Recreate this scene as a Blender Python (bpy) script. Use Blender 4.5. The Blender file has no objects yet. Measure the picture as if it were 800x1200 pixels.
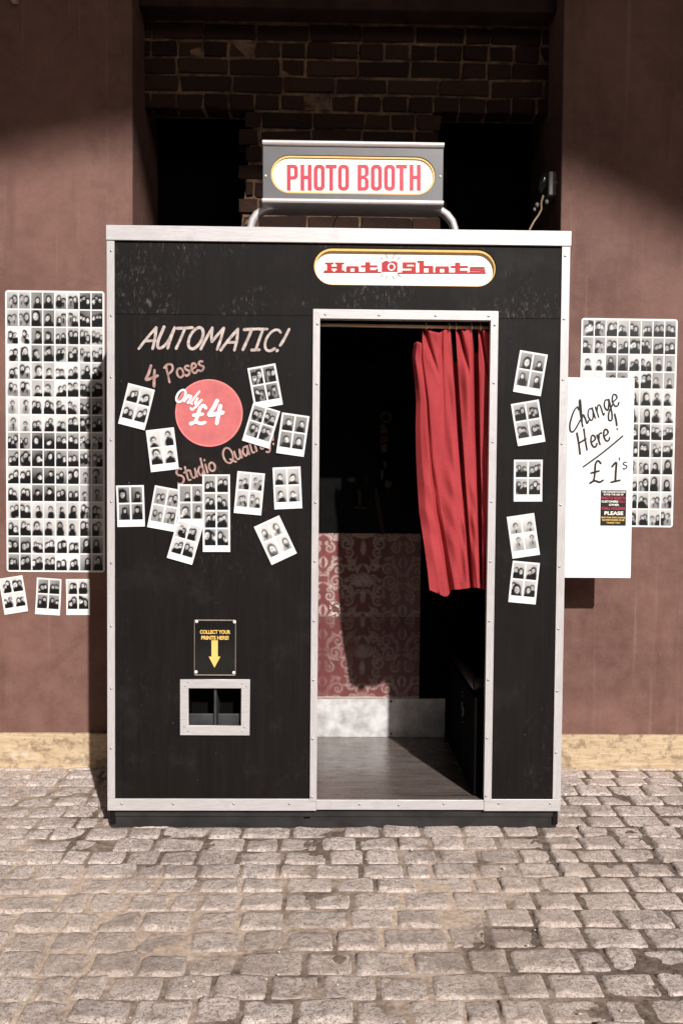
import bpy, bmesh, math, random
import numpy as np
from mathutils import Vector, Matrix

D = bpy.data
SC = bpy.context.scene
COL = SC.collection
random.seed(7)

# ------------------------------------------------------------------ camera
F_PX = 1035.0
CAM = Vector((-0.0408, -3.0014, 1.2018))
PITCH, YAW, ROLL = 0.0366, 0.0182, 0.0082
FWD = Vector((math.sin(YAW) * math.cos(PITCH), math.cos(YAW) * math.cos(PITCH), -math.sin(PITCH)))
_r = Vector((math.cos(YAW), -math.sin(YAW), 0))
_u = _r.cross(FWD)
RIGHT = _r * math.cos(ROLL) + _u * math.sin(ROLL)
UP = -_r * math.sin(ROLL) + _u * math.cos(ROLL)
cam = D.cameras.new('camera')
cam.sensor_fit = 'VERTICAL'
cam.sensor_height = 36.0
cam.lens = F_PX / 1200 * 36
cam.clip_start, cam.clip_end = 0.05, 500
co = D.objects.new('camera', cam)
COL.objects.link(co)
M = Matrix.Identity(4)
for i in range(3):
    M[i][0], M[i][1], M[i][2], M[i][3] = RIGHT[i], UP[i], -FWD[i], CAM[i]
co.matrix_world = M
SC.camera = co

# ------------------------------------------------------------------ light
SUN_AZ, SUN_DROP = 0.365, 0.70          # sideways and downward travel per metre of depth
sun_dir = Vector((-SUN_AZ, 1.0, -SUN_DROP)).normalized()
sl = D.lights.new('sun', 'SUN')
sl.energy = 5.0
sl.angle = math.radians(0.9)
sl.color = (1.0, 0.962, 0.93)
so = D.objects.new('sun', sl)
COL.objects.link(so)
so.rotation_euler = sun_dir.to_track_quat('-Z', 'Y').to_euler()
so.location = (3, -8, 8)

world = D.worlds.new('World')
SC.world = world
world.use_nodes = True
wn = world.node_tree
bg = wn.nodes['Background']
sky = wn.nodes.new('ShaderNodeTexSky')
sky.sky_type = 'NISHITA'
sky.sun_disc = False
to_sun = -sun_dir
sky.sun_elevation = math.asin(to_sun.z)
sky.sun_rotation = math.atan2(to_sun.x, to_sun.y)
sky.dust_density = 4.0
wn.links.new(sky.outputs[0], bg.inputs[0])
bg.inputs[1].default_value = 0.05

SC.view_settings.view_transform = 'Standard'
SC.view_settings.look = 'None'
SC.view_settings.gamma = 1.0
SC.view_settings.exposure = 0.20
SC.cycles.max_bounces = 8
SC.cycles.use_denoising = True


# ------------------------------------------------------------------ helpers
def P(px, py, Y):
    """Survey helper: the point of the plane at depth Y seen at (px, py) of the 800x1200 photograph."""
    d = RIGHT * ((px - 400) / F_PX) - UP * ((py - 600) / F_PX) + FWD
    return CAM + d * ((Y - CAM.y) / d.y)


ORIGIN = {}


def link(name, mesh, mat, parent=None, origin=None, smooth=False):
    o = D.objects.new(name, mesh)
    COL.objects.link(o)
    if parent is not None:
        o.parent = parent
        w = ORIGIN[parent.name]
    else:
        w = Vector(origin) if origin is not None else Vector((0, 0, 0))
        o.location = w
    ORIGIN[o.name] = Vector(w)
    mesh.transform(Matrix.Translation(-Vector(w)))
    for m in (mat if isinstance(mat, (list, tuple)) else [mat]):
        mesh.materials.append(m)
    if smooth:
        for p in mesh.polygons:
            p.use_smooth = True
    return o


def thing(name, label, cat, loc, group=None):
    o = D.objects.new(name, None)
    o.empty_display_size = 0.1
    COL.objects.link(o)
    o.location = loc
    ORIGIN[o.name] = Vector(loc)
    o['label'] = label
    o['category'] = cat
    if group:
        o['group'] = group
    return o


def tag(o, label, cat, group=None):
    o['label'] = label
    o['category'] = cat
    if group:
        o['group'] = group
    return o


class MB:
    def __init__(self):
        self.bm = bmesh.new()

    def box(self, x0, x1, y0, y1, z0, z1, bev=0.0, seg=2):
        r = bmesh.ops.create_cube(self.bm, size=1.0)
        for v in r['verts']:
            v.co.x = x0 + (v.co.x + .5) * (x1 - x0)
            v.co.y = y0 + (v.co.y + .5) * (y1 - y0)
            v.co.z = z0 + (v.co.z + .5) * (z1 - z0)
        if bev:
            es = list({e for v in r['verts'] for e in v.link_edges})
            bmesh.ops.bevel(self.bm, geom=es, offset=bev, segments=seg, affect='EDGES', profile=.5)
        return self

    def bar(self, a, b, w, d0, d1, bev=.001):
        """flat bar in the booth front between world points a, b (x, z), width w, from Y=d0 to d1"""
        a, b = Vector((a[0], 0, a[1])), Vector((b[0], 0, b[1]))
        L = (b - a).length
        r = bmesh.ops.create_cube(self.bm, size=1.0)
        ang = math.atan2(b.z - a.z, b.x - a.x)
        m = Matrix.Translation(((a.x + b.x) / 2, (d0 + d1) / 2, (a.z + b.z) / 2)) @ Matrix.Rotation(-ang, 4, 'Y') @ Matrix.Diagonal((L, d1 - d0, w, 1))
        bmesh.ops.transform(self.bm, matrix=m, verts=r['verts'])
        if bev:
            es = list({e for v in r['verts'] for e in v.link_edges})
            bmesh.ops.bevel(self.bm, geom=es, offset=bev, segments=1, affect='EDGES')
        return self

    def ball(self, c, rx, ry, rz, seg=14, rings=9, rot=None):
        r = bmesh.ops.create_uvsphere(self.bm, u_segments=seg, v_segments=rings, radius=1.0)
        m = Matrix.Translation(c) @ (rot or Matrix.Identity(4)) @ Matrix.Diagonal((rx, ry, rz, 1))
        bmesh.ops.transform(self.bm, matrix=m, verts=r['verts'])
        return self

    def cyl(self, c, r1, r2, depth, axis='Z', seg=20, rot=None):
        r = bmesh.ops.create_cone(self.bm, cap_ends=True, segments=seg, radius1=r1, radius2=r2, depth=depth)
        R = {'Z': Matrix.Identity(4), 'Y': Matrix.Rotation(math.pi / 2, 4, 'X'), 'X': Matrix.Rotation(math.pi / 2, 4, 'Y')}[axis]
        bmesh.ops.transform(self.bm, matrix=Matrix.Translation(c) @ (rot or R), verts=r['verts'])
        return self

    def tube(self, pts, rad, seg=10, flat=None):
        pts = [Vector(p) for p in pts]
        rings = []
        for i, p in enumerate(pts):
            t = (pts[min(i + 1, len(pts) - 1)] - pts[max(i - 1, 0)]).normalized()
            n = t.cross(Vector((0, 1, 0)))
            if n.length < 1e-3:
                n = t.cross(Vector((1, 0, 0)))
            n.normalize()
            b = t.cross(n).normalized()
            rr = rad[i] if isinstance(rad, (list, tuple)) else rad
            ring = []
            for k in range(seg):
                a = 2 * math.pi * k / seg
                fl = flat or 1.0
                ring.append(self.bm.verts.new(p + n * (rr * math.cos(a)) + b * (rr * fl * math.sin(a))))
            rings.append(ring)
        for i in range(len(rings) - 1):
            for k in range(seg):
                self.bm.faces.new((rings[i][k], rings[i][(k + 1) % seg], rings[i + 1][(k + 1) % seg], rings[i + 1][k]))
        self.bm.faces.new(rings[0][::-1])
        self.bm.faces.new(rings[-1])
        return self

    def poly(self, pts):
        vs = [self.bm.verts.new(p) for p in pts]
        self.bm.faces.new(vs)
        return self

    def prism(self, pts, y0, y1):
        """polygon (x, z) extruded from Y=y0 (front) to y1"""
        f = [self.bm.verts.new((x, y0, z)) for x, z in pts]
        b = [self.bm.verts.new((x, y1, z)) for x, z in pts]
        self.bm.faces.new(f)
        self.bm.faces.new(b[::-1])
        n = len(pts)
        for i in range(n):
            self.bm.faces.new((f[i], b[i], b[(i + 1) % n], f[(i + 1) % n]))
        return self

    def mesh(self, name):
        bmesh.ops.recalc_face_normals(self.bm, faces=self.bm.faces)
        me = D.meshes.new(name)
        self.bm.to_mesh(me)
        self.bm.free()
        return me

    def build(self, name, mat, parent=None, origin=None, smooth=False):
        return link(name, self.mesh(name), mat, parent, origin, smooth)


def plate_mesh(name, outer, holes, y0, y1, bevel=0.0):
    """flat plate in the XZ plane with holes, front at y0 and back at y1"""
    cu = D.curves.new(name, 'CURVE')
    cu.dimensions = '2D'
    cu.fill_mode = 'BOTH'
    cu.extrude = max((y1 - y0) / 2 - bevel, 0)
    cu.bevel_depth = bevel
    cu.bevel_resolution = 1
    for pts in [outer] + list(holes):
        s = cu.splines.new('POLY')
        s.points.add(len(pts) - 1)
        for q, (x, z) in zip(s.points, pts):
            q.co = (x, z, 0, 1)
        s.use_cyclic_u = True
    tmp = D.objects.new('tmp', cu)
    COL.objects.link(tmp)
    me = D.meshes.new_from_object(tmp.evaluated_get(bpy.context.evaluated_depsgraph_get()))
    D.objects.remove(tmp)
    D.curves.remove(cu)
    me.materials.clear()
    me.transform(Matrix.Translation((0, (y0 + y1) / 2, 0)) @ Matrix.Rotation(math.pi / 2, 4, 'X'))
    return me


def rect(x0, x1, z0, z1):
    return [(x0, z0), (x1, z0), (x1, z1), (x0, z1)]


def capsule(cx, cz, hw, hh, n=14):
    pts = []
    for k in range(n + 1):
        a = -math.pi / 2 + math.pi * k / n
        pts.append((cx + hw - hh + hh * math.cos(a), cz + hh * math.sin(a)))
    for k in range(n + 1):
        a = math.pi / 2 + math.pi * k / n
        pts.append((cx - hw + hh + hh * math.cos(a), cz + hh * math.sin(a)))
    return pts


def font_mesh(text, width, height, center, Y, bold=0.0, ext=0.0006):
    """built-in lettering stretched to width x height in the XZ plane"""
    cu = D.curves.new('lettering', 'FONT')
    cu.body = text
    cu.size = 1.0
    cu.offset = bold
    cu.resolution_u = 4
    tmp = D.objects.new('tmp', cu)
    COL.objects.link(tmp)
    me = D.meshes.new_from_object(tmp.evaluated_get(bpy.context.evaluated_depsgraph_get()))
    D.objects.remove(tmp)
    D.curves.remove(cu)
    me.materials.clear()
    co_ = np.array([v.co[:] for v in me.vertices])
    lo, hi = co_.min(0), co_.max(0)
    sx, sy = width / (hi[0] - lo[0]), height / (hi[1] - lo[1])
    for v in me.vertices:
        x, y = v.co.x, v.co.y
        v.co = (center[0] + (x - (lo[0] + hi[0]) / 2) * sx, Y, center[1] + (y - (lo[1] + hi[1]) / 2) * sy)
    return me


def add_mesh(mb, me):
    mb.bm.from_mesh(me)
    D.meshes.remove(me)


# ------------------------------------------------------------------ materials
class NT:
    def __init__(self, name):
        self.m = D.materials.new(name)
        self.m.use_nodes = True
        self.t = self.m.node_tree
        self.b = self.t.nodes['Principled BSDF']
        self.tc = None

    def n(self, typ, **kw):
        nd = self.t.nodes.new(typ)
        for k, v in kw.items():
            if k.startswith('i_'):
                key = k[2:]
                key = int(key) if key.isdigit() else key.replace('_', ' ')
                nd.inputs[key].default_value = v
            else:
                setattr(nd, k, v)
        return nd

    def l(self, a, b):
        self.t.links.new(a, b)

    def coord(self, scale=(1, 1, 1), rot=(0, 0, 0), loc=(0, 0, 0)):
        if self.tc is None:
            self.tc = self.n('ShaderNodeTexCoord')
        mp = self.n('ShaderNodeMapping')
        mp.inputs['Scale'].default_value = scale
        mp.inputs['Rotation'].default_value = rot
        mp.inputs['Location'].default_value = loc
        self.l(self.tc.outputs['Object'], mp.inputs[0])
        return mp.outputs[0]

    def noise(self, scale, detail=5, rough=.6, dist=0.0, sc=(1, 1, 1), loc=(0, 0, 0)):
        nd = self.n('ShaderNodeTexNoise')
        nd.inputs['Scale'].default_value = scale
        nd.inputs['Detail'].default_value = detail
        nd.inputs['Roughness'].default_value = rough
        nd.inputs['Distortion'].default_value = dist
        self.l(self.coord(sc, loc=loc), nd.inputs['Vector'])
        return nd.outputs['Fac']

    def ramp(self, fac, stops):
        r = self.n('ShaderNodeValToRGB')
        e = r.color_ramp.elements
        while len(e) < len(stops):
            e.new(0.5)
        for q, (p, c) in zip(e, stops):
            q.position = p
            q.color = (c, c, c, 1) if isinstance(c, (int, float)) else (*c, 1)
        self.l(fac, r.inputs[0])
        return r.outputs[0]

    def mix(self, fac, a, b, typ='MIX'):
        x = self.n('ShaderNodeMix', data_type='RGBA', blend_type=typ)
        for sock, v in ((0, fac), (6, a), (7, b)):
            if isinstance(v, bpy.types.NodeSocket):
                self.l(v, x.inputs[sock])
            elif isinstance(v, (int, float)):
                x.inputs[sock].default_value = v if sock == 0 else (v, v, v, 1)
            else:
                x.inputs[sock].default_value = (*v, 1)
        return x.outputs[2]

    def bump(self, h, strength, dist=.01):
        b = self.n('ShaderNodeBump')
        b.inputs['Strength'].default_value = strength
        b.inputs['Distance'].default_value = dist
        self.l(h, b.inputs['Height'])
        if self.b.inputs['Normal'].is_linked:
            self.l(self.b.inputs['Normal'].links[0].from_socket, b.inputs['Normal'])
        self.l(b.outputs[0], self.b.inputs['Normal'])

    def fin(self, col=None, rough=.5, metal=0.0, spec=.5):
        if col is not None:
            if isinstance(col, bpy.types.NodeSocket):
                self.l(col, self.b.inputs['Base Color'])
            else:
                self.b.inputs['Base Color'].default_value = (*col, 1)
        if isinstance(rough, bpy.types.NodeSocket):
            self.l(rough, self.b.inputs['Roughness'])
        else:
            self.b.inputs['Roughness'].default_value = rough
        self.b.inputs['Metallic'].default_value = metal
        self.b.inputs['Specular IOR Level'].default_value = spec
        return self.m


def simple(name, col, rough=.5, metal=0.0, spec=.5, var=.12, scale=30):
    t = NT(name)
    c = t.mix(t.ramp(t.noise(scale), [(.35, 0.0), (.65, 1.0)]), tuple(q * (1 - var) for q in col), tuple(min(q * (1 + var), 1) for q in col))
    return t.fin(c, rough, metal, spec)


def attr_mat(name, attr, rough=.5, spec=.3, tint=(1, 1, 1)):
    t = NT(name)
    a = t.n('ShaderNodeAttribute', attribute_name=attr)
    c = t.mix(1.0, a.outputs['Color'], tint, 'MULTIPLY')
    return t.fin(c, rough, 0, spec)


def m_plaster():
    t = NT('red_brown_plaster')
    big = t.noise(1.6, 6, .65, .3)
    fine = t.noise(14, 6, .7)
    c = t.mix(t.ramp(big, [(.36, 0.0), (.64, 1.0)]), (.110, .052, .041), (.186, .096, .075))
    c = t.mix(t.ramp(fine, [(.40, 0.0), (.75, .45)]), c, (.25, .145, .118))
    st = t.noise(3.0, 4, .6, 0, (3.5, 1, .35))
    c = t.mix(t.ramp(st, [(.56, 0.0), (.72, .5)]), c, (.10, .046, .038))
    drip = t.noise(5.0, 5, .65, .2, (5, 1, .12), (2.2, 0, 1.1))
    c = t.mix(t.ramp(drip, [(.60, 0.0), (.70, .4)]), c, (.27, .165, .135))
    patch = t.noise(2.2, 3, .5, .8, (1, 1, 1.3), (7.1, 0, 2.4))
    c = t.mix(t.ramp(patch, [(.60, 0.0), (.615, .35)]), c, (.125, .058, .046))
    scratch = t.noise(11, 6, .8, 1.5, (1, 1, 2.4), (1.7, 0, 0))
    c = t.mix(t.ramp(scratch, [(.70, 0.0), (.73, .6)]), c, (.33, .23, .19))
    fleck = t.noise(120, 2, .5)
    c = t.mix(t.ramp(fleck, [(.74, 0.0), (.77, .7)]), c, (.45, .36, .31))
    t.bump(t.noise(9, 8, .65), .22, .02)
    t.bump(t.noise(160, 3, .6), .1, .004)
    return t.fin(c, t.ramp(fine, [(.2, .62), (.8, .85)]), 0, .25)


def m_black_ply(scuff=.15, name='black_plywood'):
    t = NT(name)
    grain = t.noise(5, 7, .65, .6, (9, 9, .55))
    c = t.mix(t.ramp(grain, [(.3, 0.0), (.75, 1.0)]), (.0045, .0033, .0031), (.0098, .0074, .0069))
    blot = t.noise(6.0, 6, .7)
    c = t.mix(t.ramp(blot, [(.55, 0.0), (.72, .55)]), c, (.020, .0165, .0155))
    sc = t.noise(60, 5, .75, .4, (1.4, 1, .6))
    msk = t.ramp(t.noise(4.2, 3, .5, 0, (1, 1, 1), (3.1, 0, 5.7)), [(.50, 0.0), (.62, 1.0)])
    scf = t.mix(1.0, t.ramp(sc, [(.54, 0.0), (.70, .75)]), msk, 'MULTIPLY')
    c = t.mix(t.mix(1.0, scf, scuff, 'MULTIPLY'), c, (.15, .14, .135))
    chip = t.noise(150, 2, .5, 0, (1, 1, .7))
    c = t.mix(t.ramp(chip, [(.765, 0.0), (.785, .8)]), c, (.30, .27, .25))
    t.bump(grain, .10, .005)
    return t.fin(c, t.ramp(blot, [(.3, .50), (.7, .70)]), 0, .14)


def m_alu(name='brushed_aluminium', sc=(1, 1, 25)):
    t = NT(name)
    g = t.noise(18, 5, .7, 0, sc)
    d = t.noise(9, 5, .65)
    c = t.mix(t.ramp(g, [(.3, 0.0), (.7, 1.0)]), (.44, .415, .415), (.60, .575, .575))
    c = t.mix(t.ramp(d, [(.56, 0.0), (.78, .55)]), c, (.34, .315, .315))
    spots = t.noise(95, 3, .6)
    c = t.mix(t.ramp(spots, [(.70, 0.0), (.76, .5)]), c, (.32, .29, .28))
    t.bump(g, .08, .003)
    return t.fin(c, t.ramp(d, [(.3, .38), (.7, .55)]), .25, .5)


def m_sett():
    t = NT('granite_sett')
    a = t.n('ShaderNodeAttribute', attribute_name='tone')
    n1 = t.noise(24, 8, .78, .3)
    n2 = t.noise(70, 7, .82)
    n3 = t.noise(210, 3, .6)
    c = t.mix(a.outputs['Fac'], (.64, .525, .475), (.86, .735, .67))
    c = t.mix(t.ramp(n1, [(.40, .6), (.54, 0.0)]), c, (.38, .305, .27))
    c = t.mix(t.ramp(n2, [(.42, .75), (.49, 0.0)]), c, (.21, .162, .14))
    c = t.mix(t.ramp(n2, [(.535, 0.0), (.60, .8)]), c, (.84, .74, .68))
    c = t.mix(t.ramp(n3, [(.36, .85), (.43, 0.0)]), c, (.10, .08, .07))
    c = t.mix(t.ramp(n3, [(.60, 0.0), (.66, .8)]), c, (.90, .84, .79))
    big = t.noise(1.1, 5, .6, 0, (1, 1, 1), (.8, .3, 0))
    c = t.mix(t.ramp(big, [(.45, 0.0), (.62, .4)]), c, (.60, .47, .37))
    stain = t.noise(2.3, 7, .75, .5, (1, 1.3, 1), (4.2, 1.7, 0))
    c = t.mix(t.ramp(stain, [(.50, 0.0), (.64, .52)]), c, (.22, .172, .15))
    t.bump(n1, .7, .013)
    t.bump(n2, .9, .007)
    return t.fin(c, .88, 0, .2)


def m_joint():
    t = NT('sandy_joint_dirt')
    n1 = t.noise(60, 6, .7)
    big = t.noise(1.3, 5, .65, 0, (1, 1, 1), (.8, .3, 0))
    sx = t.n('ShaderNodeSeparateXYZ')
    t.l(t.coord(), sx.inputs[0])
    ma = t.n('ShaderNodeMath', operation='MULTIPLY_ADD')
    ma.inputs[1].default_value = -.07
    t.l(sx.outputs[0], ma.inputs[0])
    t.l(big, ma.inputs[2])
    c = t.mix(t.ramp(n1, [(.35, 0.0), (.65, 1.0)]), (.075, .055, .045), (.24, .185, .15))
    sand = t.mix(t.ramp(n1, [(.35, 0.0), (.65, 1.0)]), (.38, .29, .22), (.64, .51, .41))
    c = t.mix(t.ramp(ma.outputs[0], [(.47, 0.0), (.60, 1.0)]), c, sand)
    t.bump(n1, .6, .01)
    return t.fin(c, .95, 0, .1)


def m_pine(seed):
    t = NT('weathered_pine_board')
    g = t.noise(6, 6, .65, .5, (1.0, 1, 14), (seed, 0, seed))
    c = t.mix(t.ramp(g, [(.3, 0.0), (.7, 1.0)]), (.42, .30, .175), (.60, .475, .325))
    st = t.noise(13, 9, .75, .4, (1, 1, 1.3), (seed * 2, 0, 0))
    c = t.mix(t.ramp(st, [(.49, 0.0), (.60, .85)]), c, (.21, .15, .10))
    fin_ = t.noise(40, 6, .75, .3, (.6, 1, 5), (seed, 2, 0))
    c = t.mix(t.ramp(fin_, [(.52, 0.0), (.60, .5)]), c, (.30, .21, .13))
    pale = t.noise(7, 4, .6, 0, (1, 1, 1), (0, seed, 3))
    c = t.mix(t.ramp(pale, [(.60, 0.0), (.70, .7)]), c, (.68, .58, .46))
    knot = t.noise(30, 6, .7, .6, (1, 1, 1.6), (seed, 4, 1))
    c = t.mix(t.ramp(knot, [(.64, 0.0), (.67, .9)]), c, (.06, .04, .03))
    t.bump(g, .3, .005)
    return t.fin(c, .75, 0, .2)


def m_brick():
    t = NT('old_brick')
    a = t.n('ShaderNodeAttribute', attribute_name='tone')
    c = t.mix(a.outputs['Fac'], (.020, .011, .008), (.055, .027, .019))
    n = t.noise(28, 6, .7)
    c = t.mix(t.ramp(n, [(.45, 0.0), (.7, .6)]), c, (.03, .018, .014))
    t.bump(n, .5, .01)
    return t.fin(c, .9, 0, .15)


def m_mortar():
    t = NT('lime_mortar')
    n = t.noise(14, 6, .7)
    c = t.mix(t.ramp(n, [(.35, 0.0), (.65, 1.0)]), (.05, .031, .021), (.26, .16, .105))
    t.bump(n, .5, .01)
    return t.fin(c, .95, 0, .1)


def m_curtain():
    t = NT('red_cotton_curtain')
    w = t.noise(7, 4, .6, 0, (1, 1, .4))
    c = t.mix(t.ramp(w, [(.3, 0.0), (.7, 1.0)]), (.31, .032, .038), (.38, .045, .050))
    weave = t.noise(420, 2, .5, 0, (1, 1, .5))
    t.bump(weave, .25, .002)
    t.bump(t.noise(22, 4, .6, .4), .25, .01)
    m = t.fin(c, .8, 0, .2)
    return m


def m_floor():
    t = NT('worn_floor_boards')
    g = t.noise(4, 6, .65, .4, (1.0, 14, 1))
    c = t.mix(t.ramp(g, [(.3, 0.0), (.7, 1.0)]), (.078, .061, .054), (.185, .150, .135))
    s = t.noise(16, 5, .7, .3, (1, 2.5, 1))
    c = t.mix(t.ramp(s, [(.60, 0.0), (.68, .8)]), c, (.035, .024, .02))
    d = t.noise(70, 3, .6, 0, (1, 1.6, 1))
    c = t.mix(t.ramp(d, [(.70, 0.0), (.74, .8)]), c, (.42, .38, .35))
    sp = t.n('ShaderNodeSeparateXYZ')
    t.l(t.coord(), sp.inputs[0])
    t.bump(g, .15, .004)
    return t.fin(c, t.ramp(s, [(.3, .18), (.7, .38)]), .15, .7)


MT = dict(
    plaster=m_plaster(), ply=m_black_ply(), plyscuff=m_black_ply(.9, 'scuffed_black_plywood'), alu=m_alu(), aluv=m_alu('brushed_aluminium_upright', (25, 1, 1)),
    sett=m_sett(), joint=m_joint(), pine=m_pine(1.3), pine2=m_pine(5.1), brick=m_brick(), mortar=m_mortar(),
    curtain=m_curtain(), floor=m_floor(),
    black=simple('matt_black', (.004, .0037, .0036), .9, 0, .03),
    rubber=simple('black_plinth_paint', (.020, .0185, .0185), .5, 0, .4, .35, 14),
    paper=simple('white_photo_paper', (.71, .695, .685), .45, 0, .4, .03, 20),
    board=simple('white_gloss_board', (.76, .752, .748), .35, 0, .4, .015, 6),
    print=attr_mat('black_and_white_print', 'print', .4, .35, (.88, .87, .86)),
    chrome=simple('chrome', (.80, .76, .75), .34, .45, .5, .05),
    screw=simple('zinc_screw', (.42, .40, .40), .35, .8, .5, .2, 60),
    screw_w=simple('white_screw_cap', (.82, .80, .78), .4, 0, .4),
    grey=simple('dark_grey_sign_enamel', (.105, .103, .108), .4, 0, .5, .1, 12),
    cream=simple('cream_opal_plastic', (.90, .86, .78), .35, 0, .4, .02),
    amber=simple('amber_edge', (.75, .46, .13), .45, 0, .4, .08),
    redtext=simple('red_sign_lettering', (.50, .045, .075), .45, 0, .3, .08),
    dkred=simple('dark_red_lettering', (.40, .018, .025), .45, 0, .3, .08),
    pink=simple('coral_paint', (.52, .135, .135), .55, 0, .3, .10, 25),
    pinkrim=simple('pale_coral_paint', (.70, .20, .19), .55, 0, .3, .1, 40),
    chalk=simple('dusty_pink_paint', (.46, .385, .355), .7, 0, .2, .28, 60),
    rose=simple('faded_rose_paint', (.37, .235, .205), .7, 0, .2, .32, 60),
    white=simple('white_paint', (.86, .84, .83), .5, 0, .3, .04),
    ink=simple('black_ink', (.012, .011, .011), .5, 0, .3),
    gold=simple('golden_print', (.78, .50, .14), .5, 0, .3, .08),
    brass=simple('old_brass_rod', (.52, .38, .25), .35, .6, .5),
    acrylic=simple('black_acrylic', (.009, .009, .009), .12, 0, .5),
    edge=simple('clear_acrylic_edge', (.30, .25, .20), .3, 0, .5),
    glass=simple('dark_mirror_glass', (.006, .006, .006), .18, 0, .35),
    kick=simple('scratched_pale_metal', (.52, .505, .50), .42, .2, .5, .28, 18),
    vinyl=simple('black_vinyl', (.006, .006, .006), .32, 0, .35),
    device=simple('grey_plastic', (.20, .185, .19), .5, 0, .4),
    lamp=simple('glossy_black_lamp', (.015, .015, .015), .15, 0, .6),
    cable=simple('tan_cable', (.32, .22, .13), .6, 0, .3),
    reflbrown=simple('dim_brown_reflection', (.022, .013, .008), .6, 0, .3, .3, 20),
    lintel=simple('dark_beam', (.032, .016, .012), .8, 0, .2, .4, 8),  # dark red-brown beam colour
    roof=simple('dark_blocker_boards', (.030, .025, .022), .85, 0, .2, .3, 3),
    greyray=simple('grey_ray_print', (.24, .20, .18), .5, 0, .3),
    tan=simple('tan_sticker_print', (.06, .042, .028), .5, 0, .3, .5, 60),
    stickred=simple('red_sticker_print', (.08, .010, .010), .5, 0, .3, .4, 50),
    chute=simple('grey_chute_metal', (.045, .045, .048), .45, .2, .5, .2, 30),
)

# ------------------------------------------------------------------ setting
W2 = 0.7775
ZT = 2.0447
YW = 0.660                      # face of the plaster piers
YB = 0.900                      # face of the brick at the back of the recess
XL = P(155.5, 215, YW).x        # recess edges
XR = P(657, 215, YW).x
H = 6.2

mb = MB()
g = 260.0
mb.poly([(-g, -g, -.0055), (g, -g, -.0055), (g, g, -.0055), (-g, g, -.0055)])
gr = mb.build('ground', MT['joint'])
gr['kind'] = 'structure'


mb = MB()  # added dark surface out of view, cuts light bounced up from the ground
mb.poly([(-g, -g, .0), (g, -g, .0), (g, -3.3, .0), (-g, -3.3, .0)])
rd = mb.build('added_road', simple('dark_asphalt', (.045, .043, .042), .85, 0, .2, .3, 80))
rd['kind'] = 'structure'


def setts():
    rng = np.random.default_rng(11)
    nu, nv = 11, 9
    u = np.linspace(-1, 1, nu)
    v = np.linspace(-1, 1, nv)
    su = np.sign(u) * np.abs(u) ** .5
    sv = np.sign(v) * np.abs(v) ** .5
    verts, faces, tone = [], [], []
    y = -3.3
    row = 0
    while y < YW - .02:
        pitch = .101 * rng.uniform(.92, 1.08)
        x = -3.9 - rng.uniform(0, .14)
        while x < 3.9:
            w = rng.choice([.080, .112, .126, .138, .165], p=[.1, .25, .3, .25, .1]) * rng.uniform(.95, 1.05)
            gap = rng.uniform(.003, .009)
            hx, hy = (w - gap) / 2, (pitch - rng.uniform(.001, .007)) / 2
            cx, cy = x + w / 2, y + pitch / 2 + rng.uniform(-.003, .003)
            cy += .012 * math.sin(x * 1.1 + .6) + .006 * math.sin(x * 3.1 + row)
            U, V = np.meshgrid(su, sv)
            prof = (1 - np.abs(U) ** 13) * (1 - np.abs(V) ** 11)
            dome = prof ** .5
            tx, ty = rng.normal(0, .0042, 2)
            z = -.0115 + .0115 * dome + rng.normal(0, .0022) + tx * U * .5 + ty * V * .5
            z += .0030 * np.sin(U * rng.uniform(1, 3) + rng.uniform(0, 6)) * np.sin(V * rng.uniform(1, 3) + rng.uniform(0, 6)) * prof
            z += rng.normal(0, .0012, z.shape) * prof
            # corner rounding
            k = rng.uniform(.015, .06)
            rx = U * hx * (1 - k * np.abs(V) ** 4) + rng.normal(0, .0010, z.shape)
            ry = V * hy * (1 - k * np.abs(U) ** 4) + rng.normal(0, .0010, z.shape)
            a = rng.normal(0, .014)
            X = cx + rx - a * ry
            Y = cy + ry + a * rx
            b = len(verts) * nu * nv
            verts.append(np.stack([X, Y, z], -1).reshape(-1, 3))
            t = np.clip(rng.normal(.5, .22), 0, 1)
            tone.append(np.full(nu * nv, t))
            for j in range(nv - 1):
                for i in range(nu - 1):
                    q = b + j * nu + i
                    faces.append((q, q + 1, q + nu + 1, q + nu))
            x += w
        y += pitch
        row += 1
    verts = np.concatenate(verts)
    me = D.meshes.new('cobblestone_paving')
    me.from_pydata(verts.tolist(), [], faces)
    at = me.attributes.new('tone', 'FLOAT', 'POINT')
    at.data.foreach_set('value', np.concatenate(tone).astype(np.float32))
    o = link('cobblestone_paving', me, MT['sett'], smooth=True)
    o['kind'] = 'structure'


setts()

# added roof out of view, front edge curved to shade the wall top
YR = -11.0


def up_sun(p):
    k = (p.y - YR)
    return (p.x + SUN_AZ * k, p.z + SUN_DROP * k)


edge = [up_sun(P(px, py, YW)) for px, py in ((-420, 350), (-200, 250), (0, 192), (155, 162), (400, 160), (655, 212), (800, 285), (980, 420), (1200, 650))]
mb = MB()
top = max(z for x, z in edge) + 1.0
mb.prism([(-14, edge[0][1] - .9)] + edge + [(14, edge[-1][1] - .9), (14, top), (-14, top)], YR, YR + .25)
mb.box(-14, 14, YR + .252, YB + .6, top - .22, top)
ro = mb.build('roof', MT['roof'])
ro['kind'] = 'structure'
H = top - .225

# added unseen block across the yard, cuts sky light on the walls
mb = MB()
mb.box(-40, 40, -24, -15, -.1, 7.4)
bd = mb.build('sky_blocker', MT['roof'], None, (0, -15, 0))
bd['kind'] = 'structure'

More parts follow.
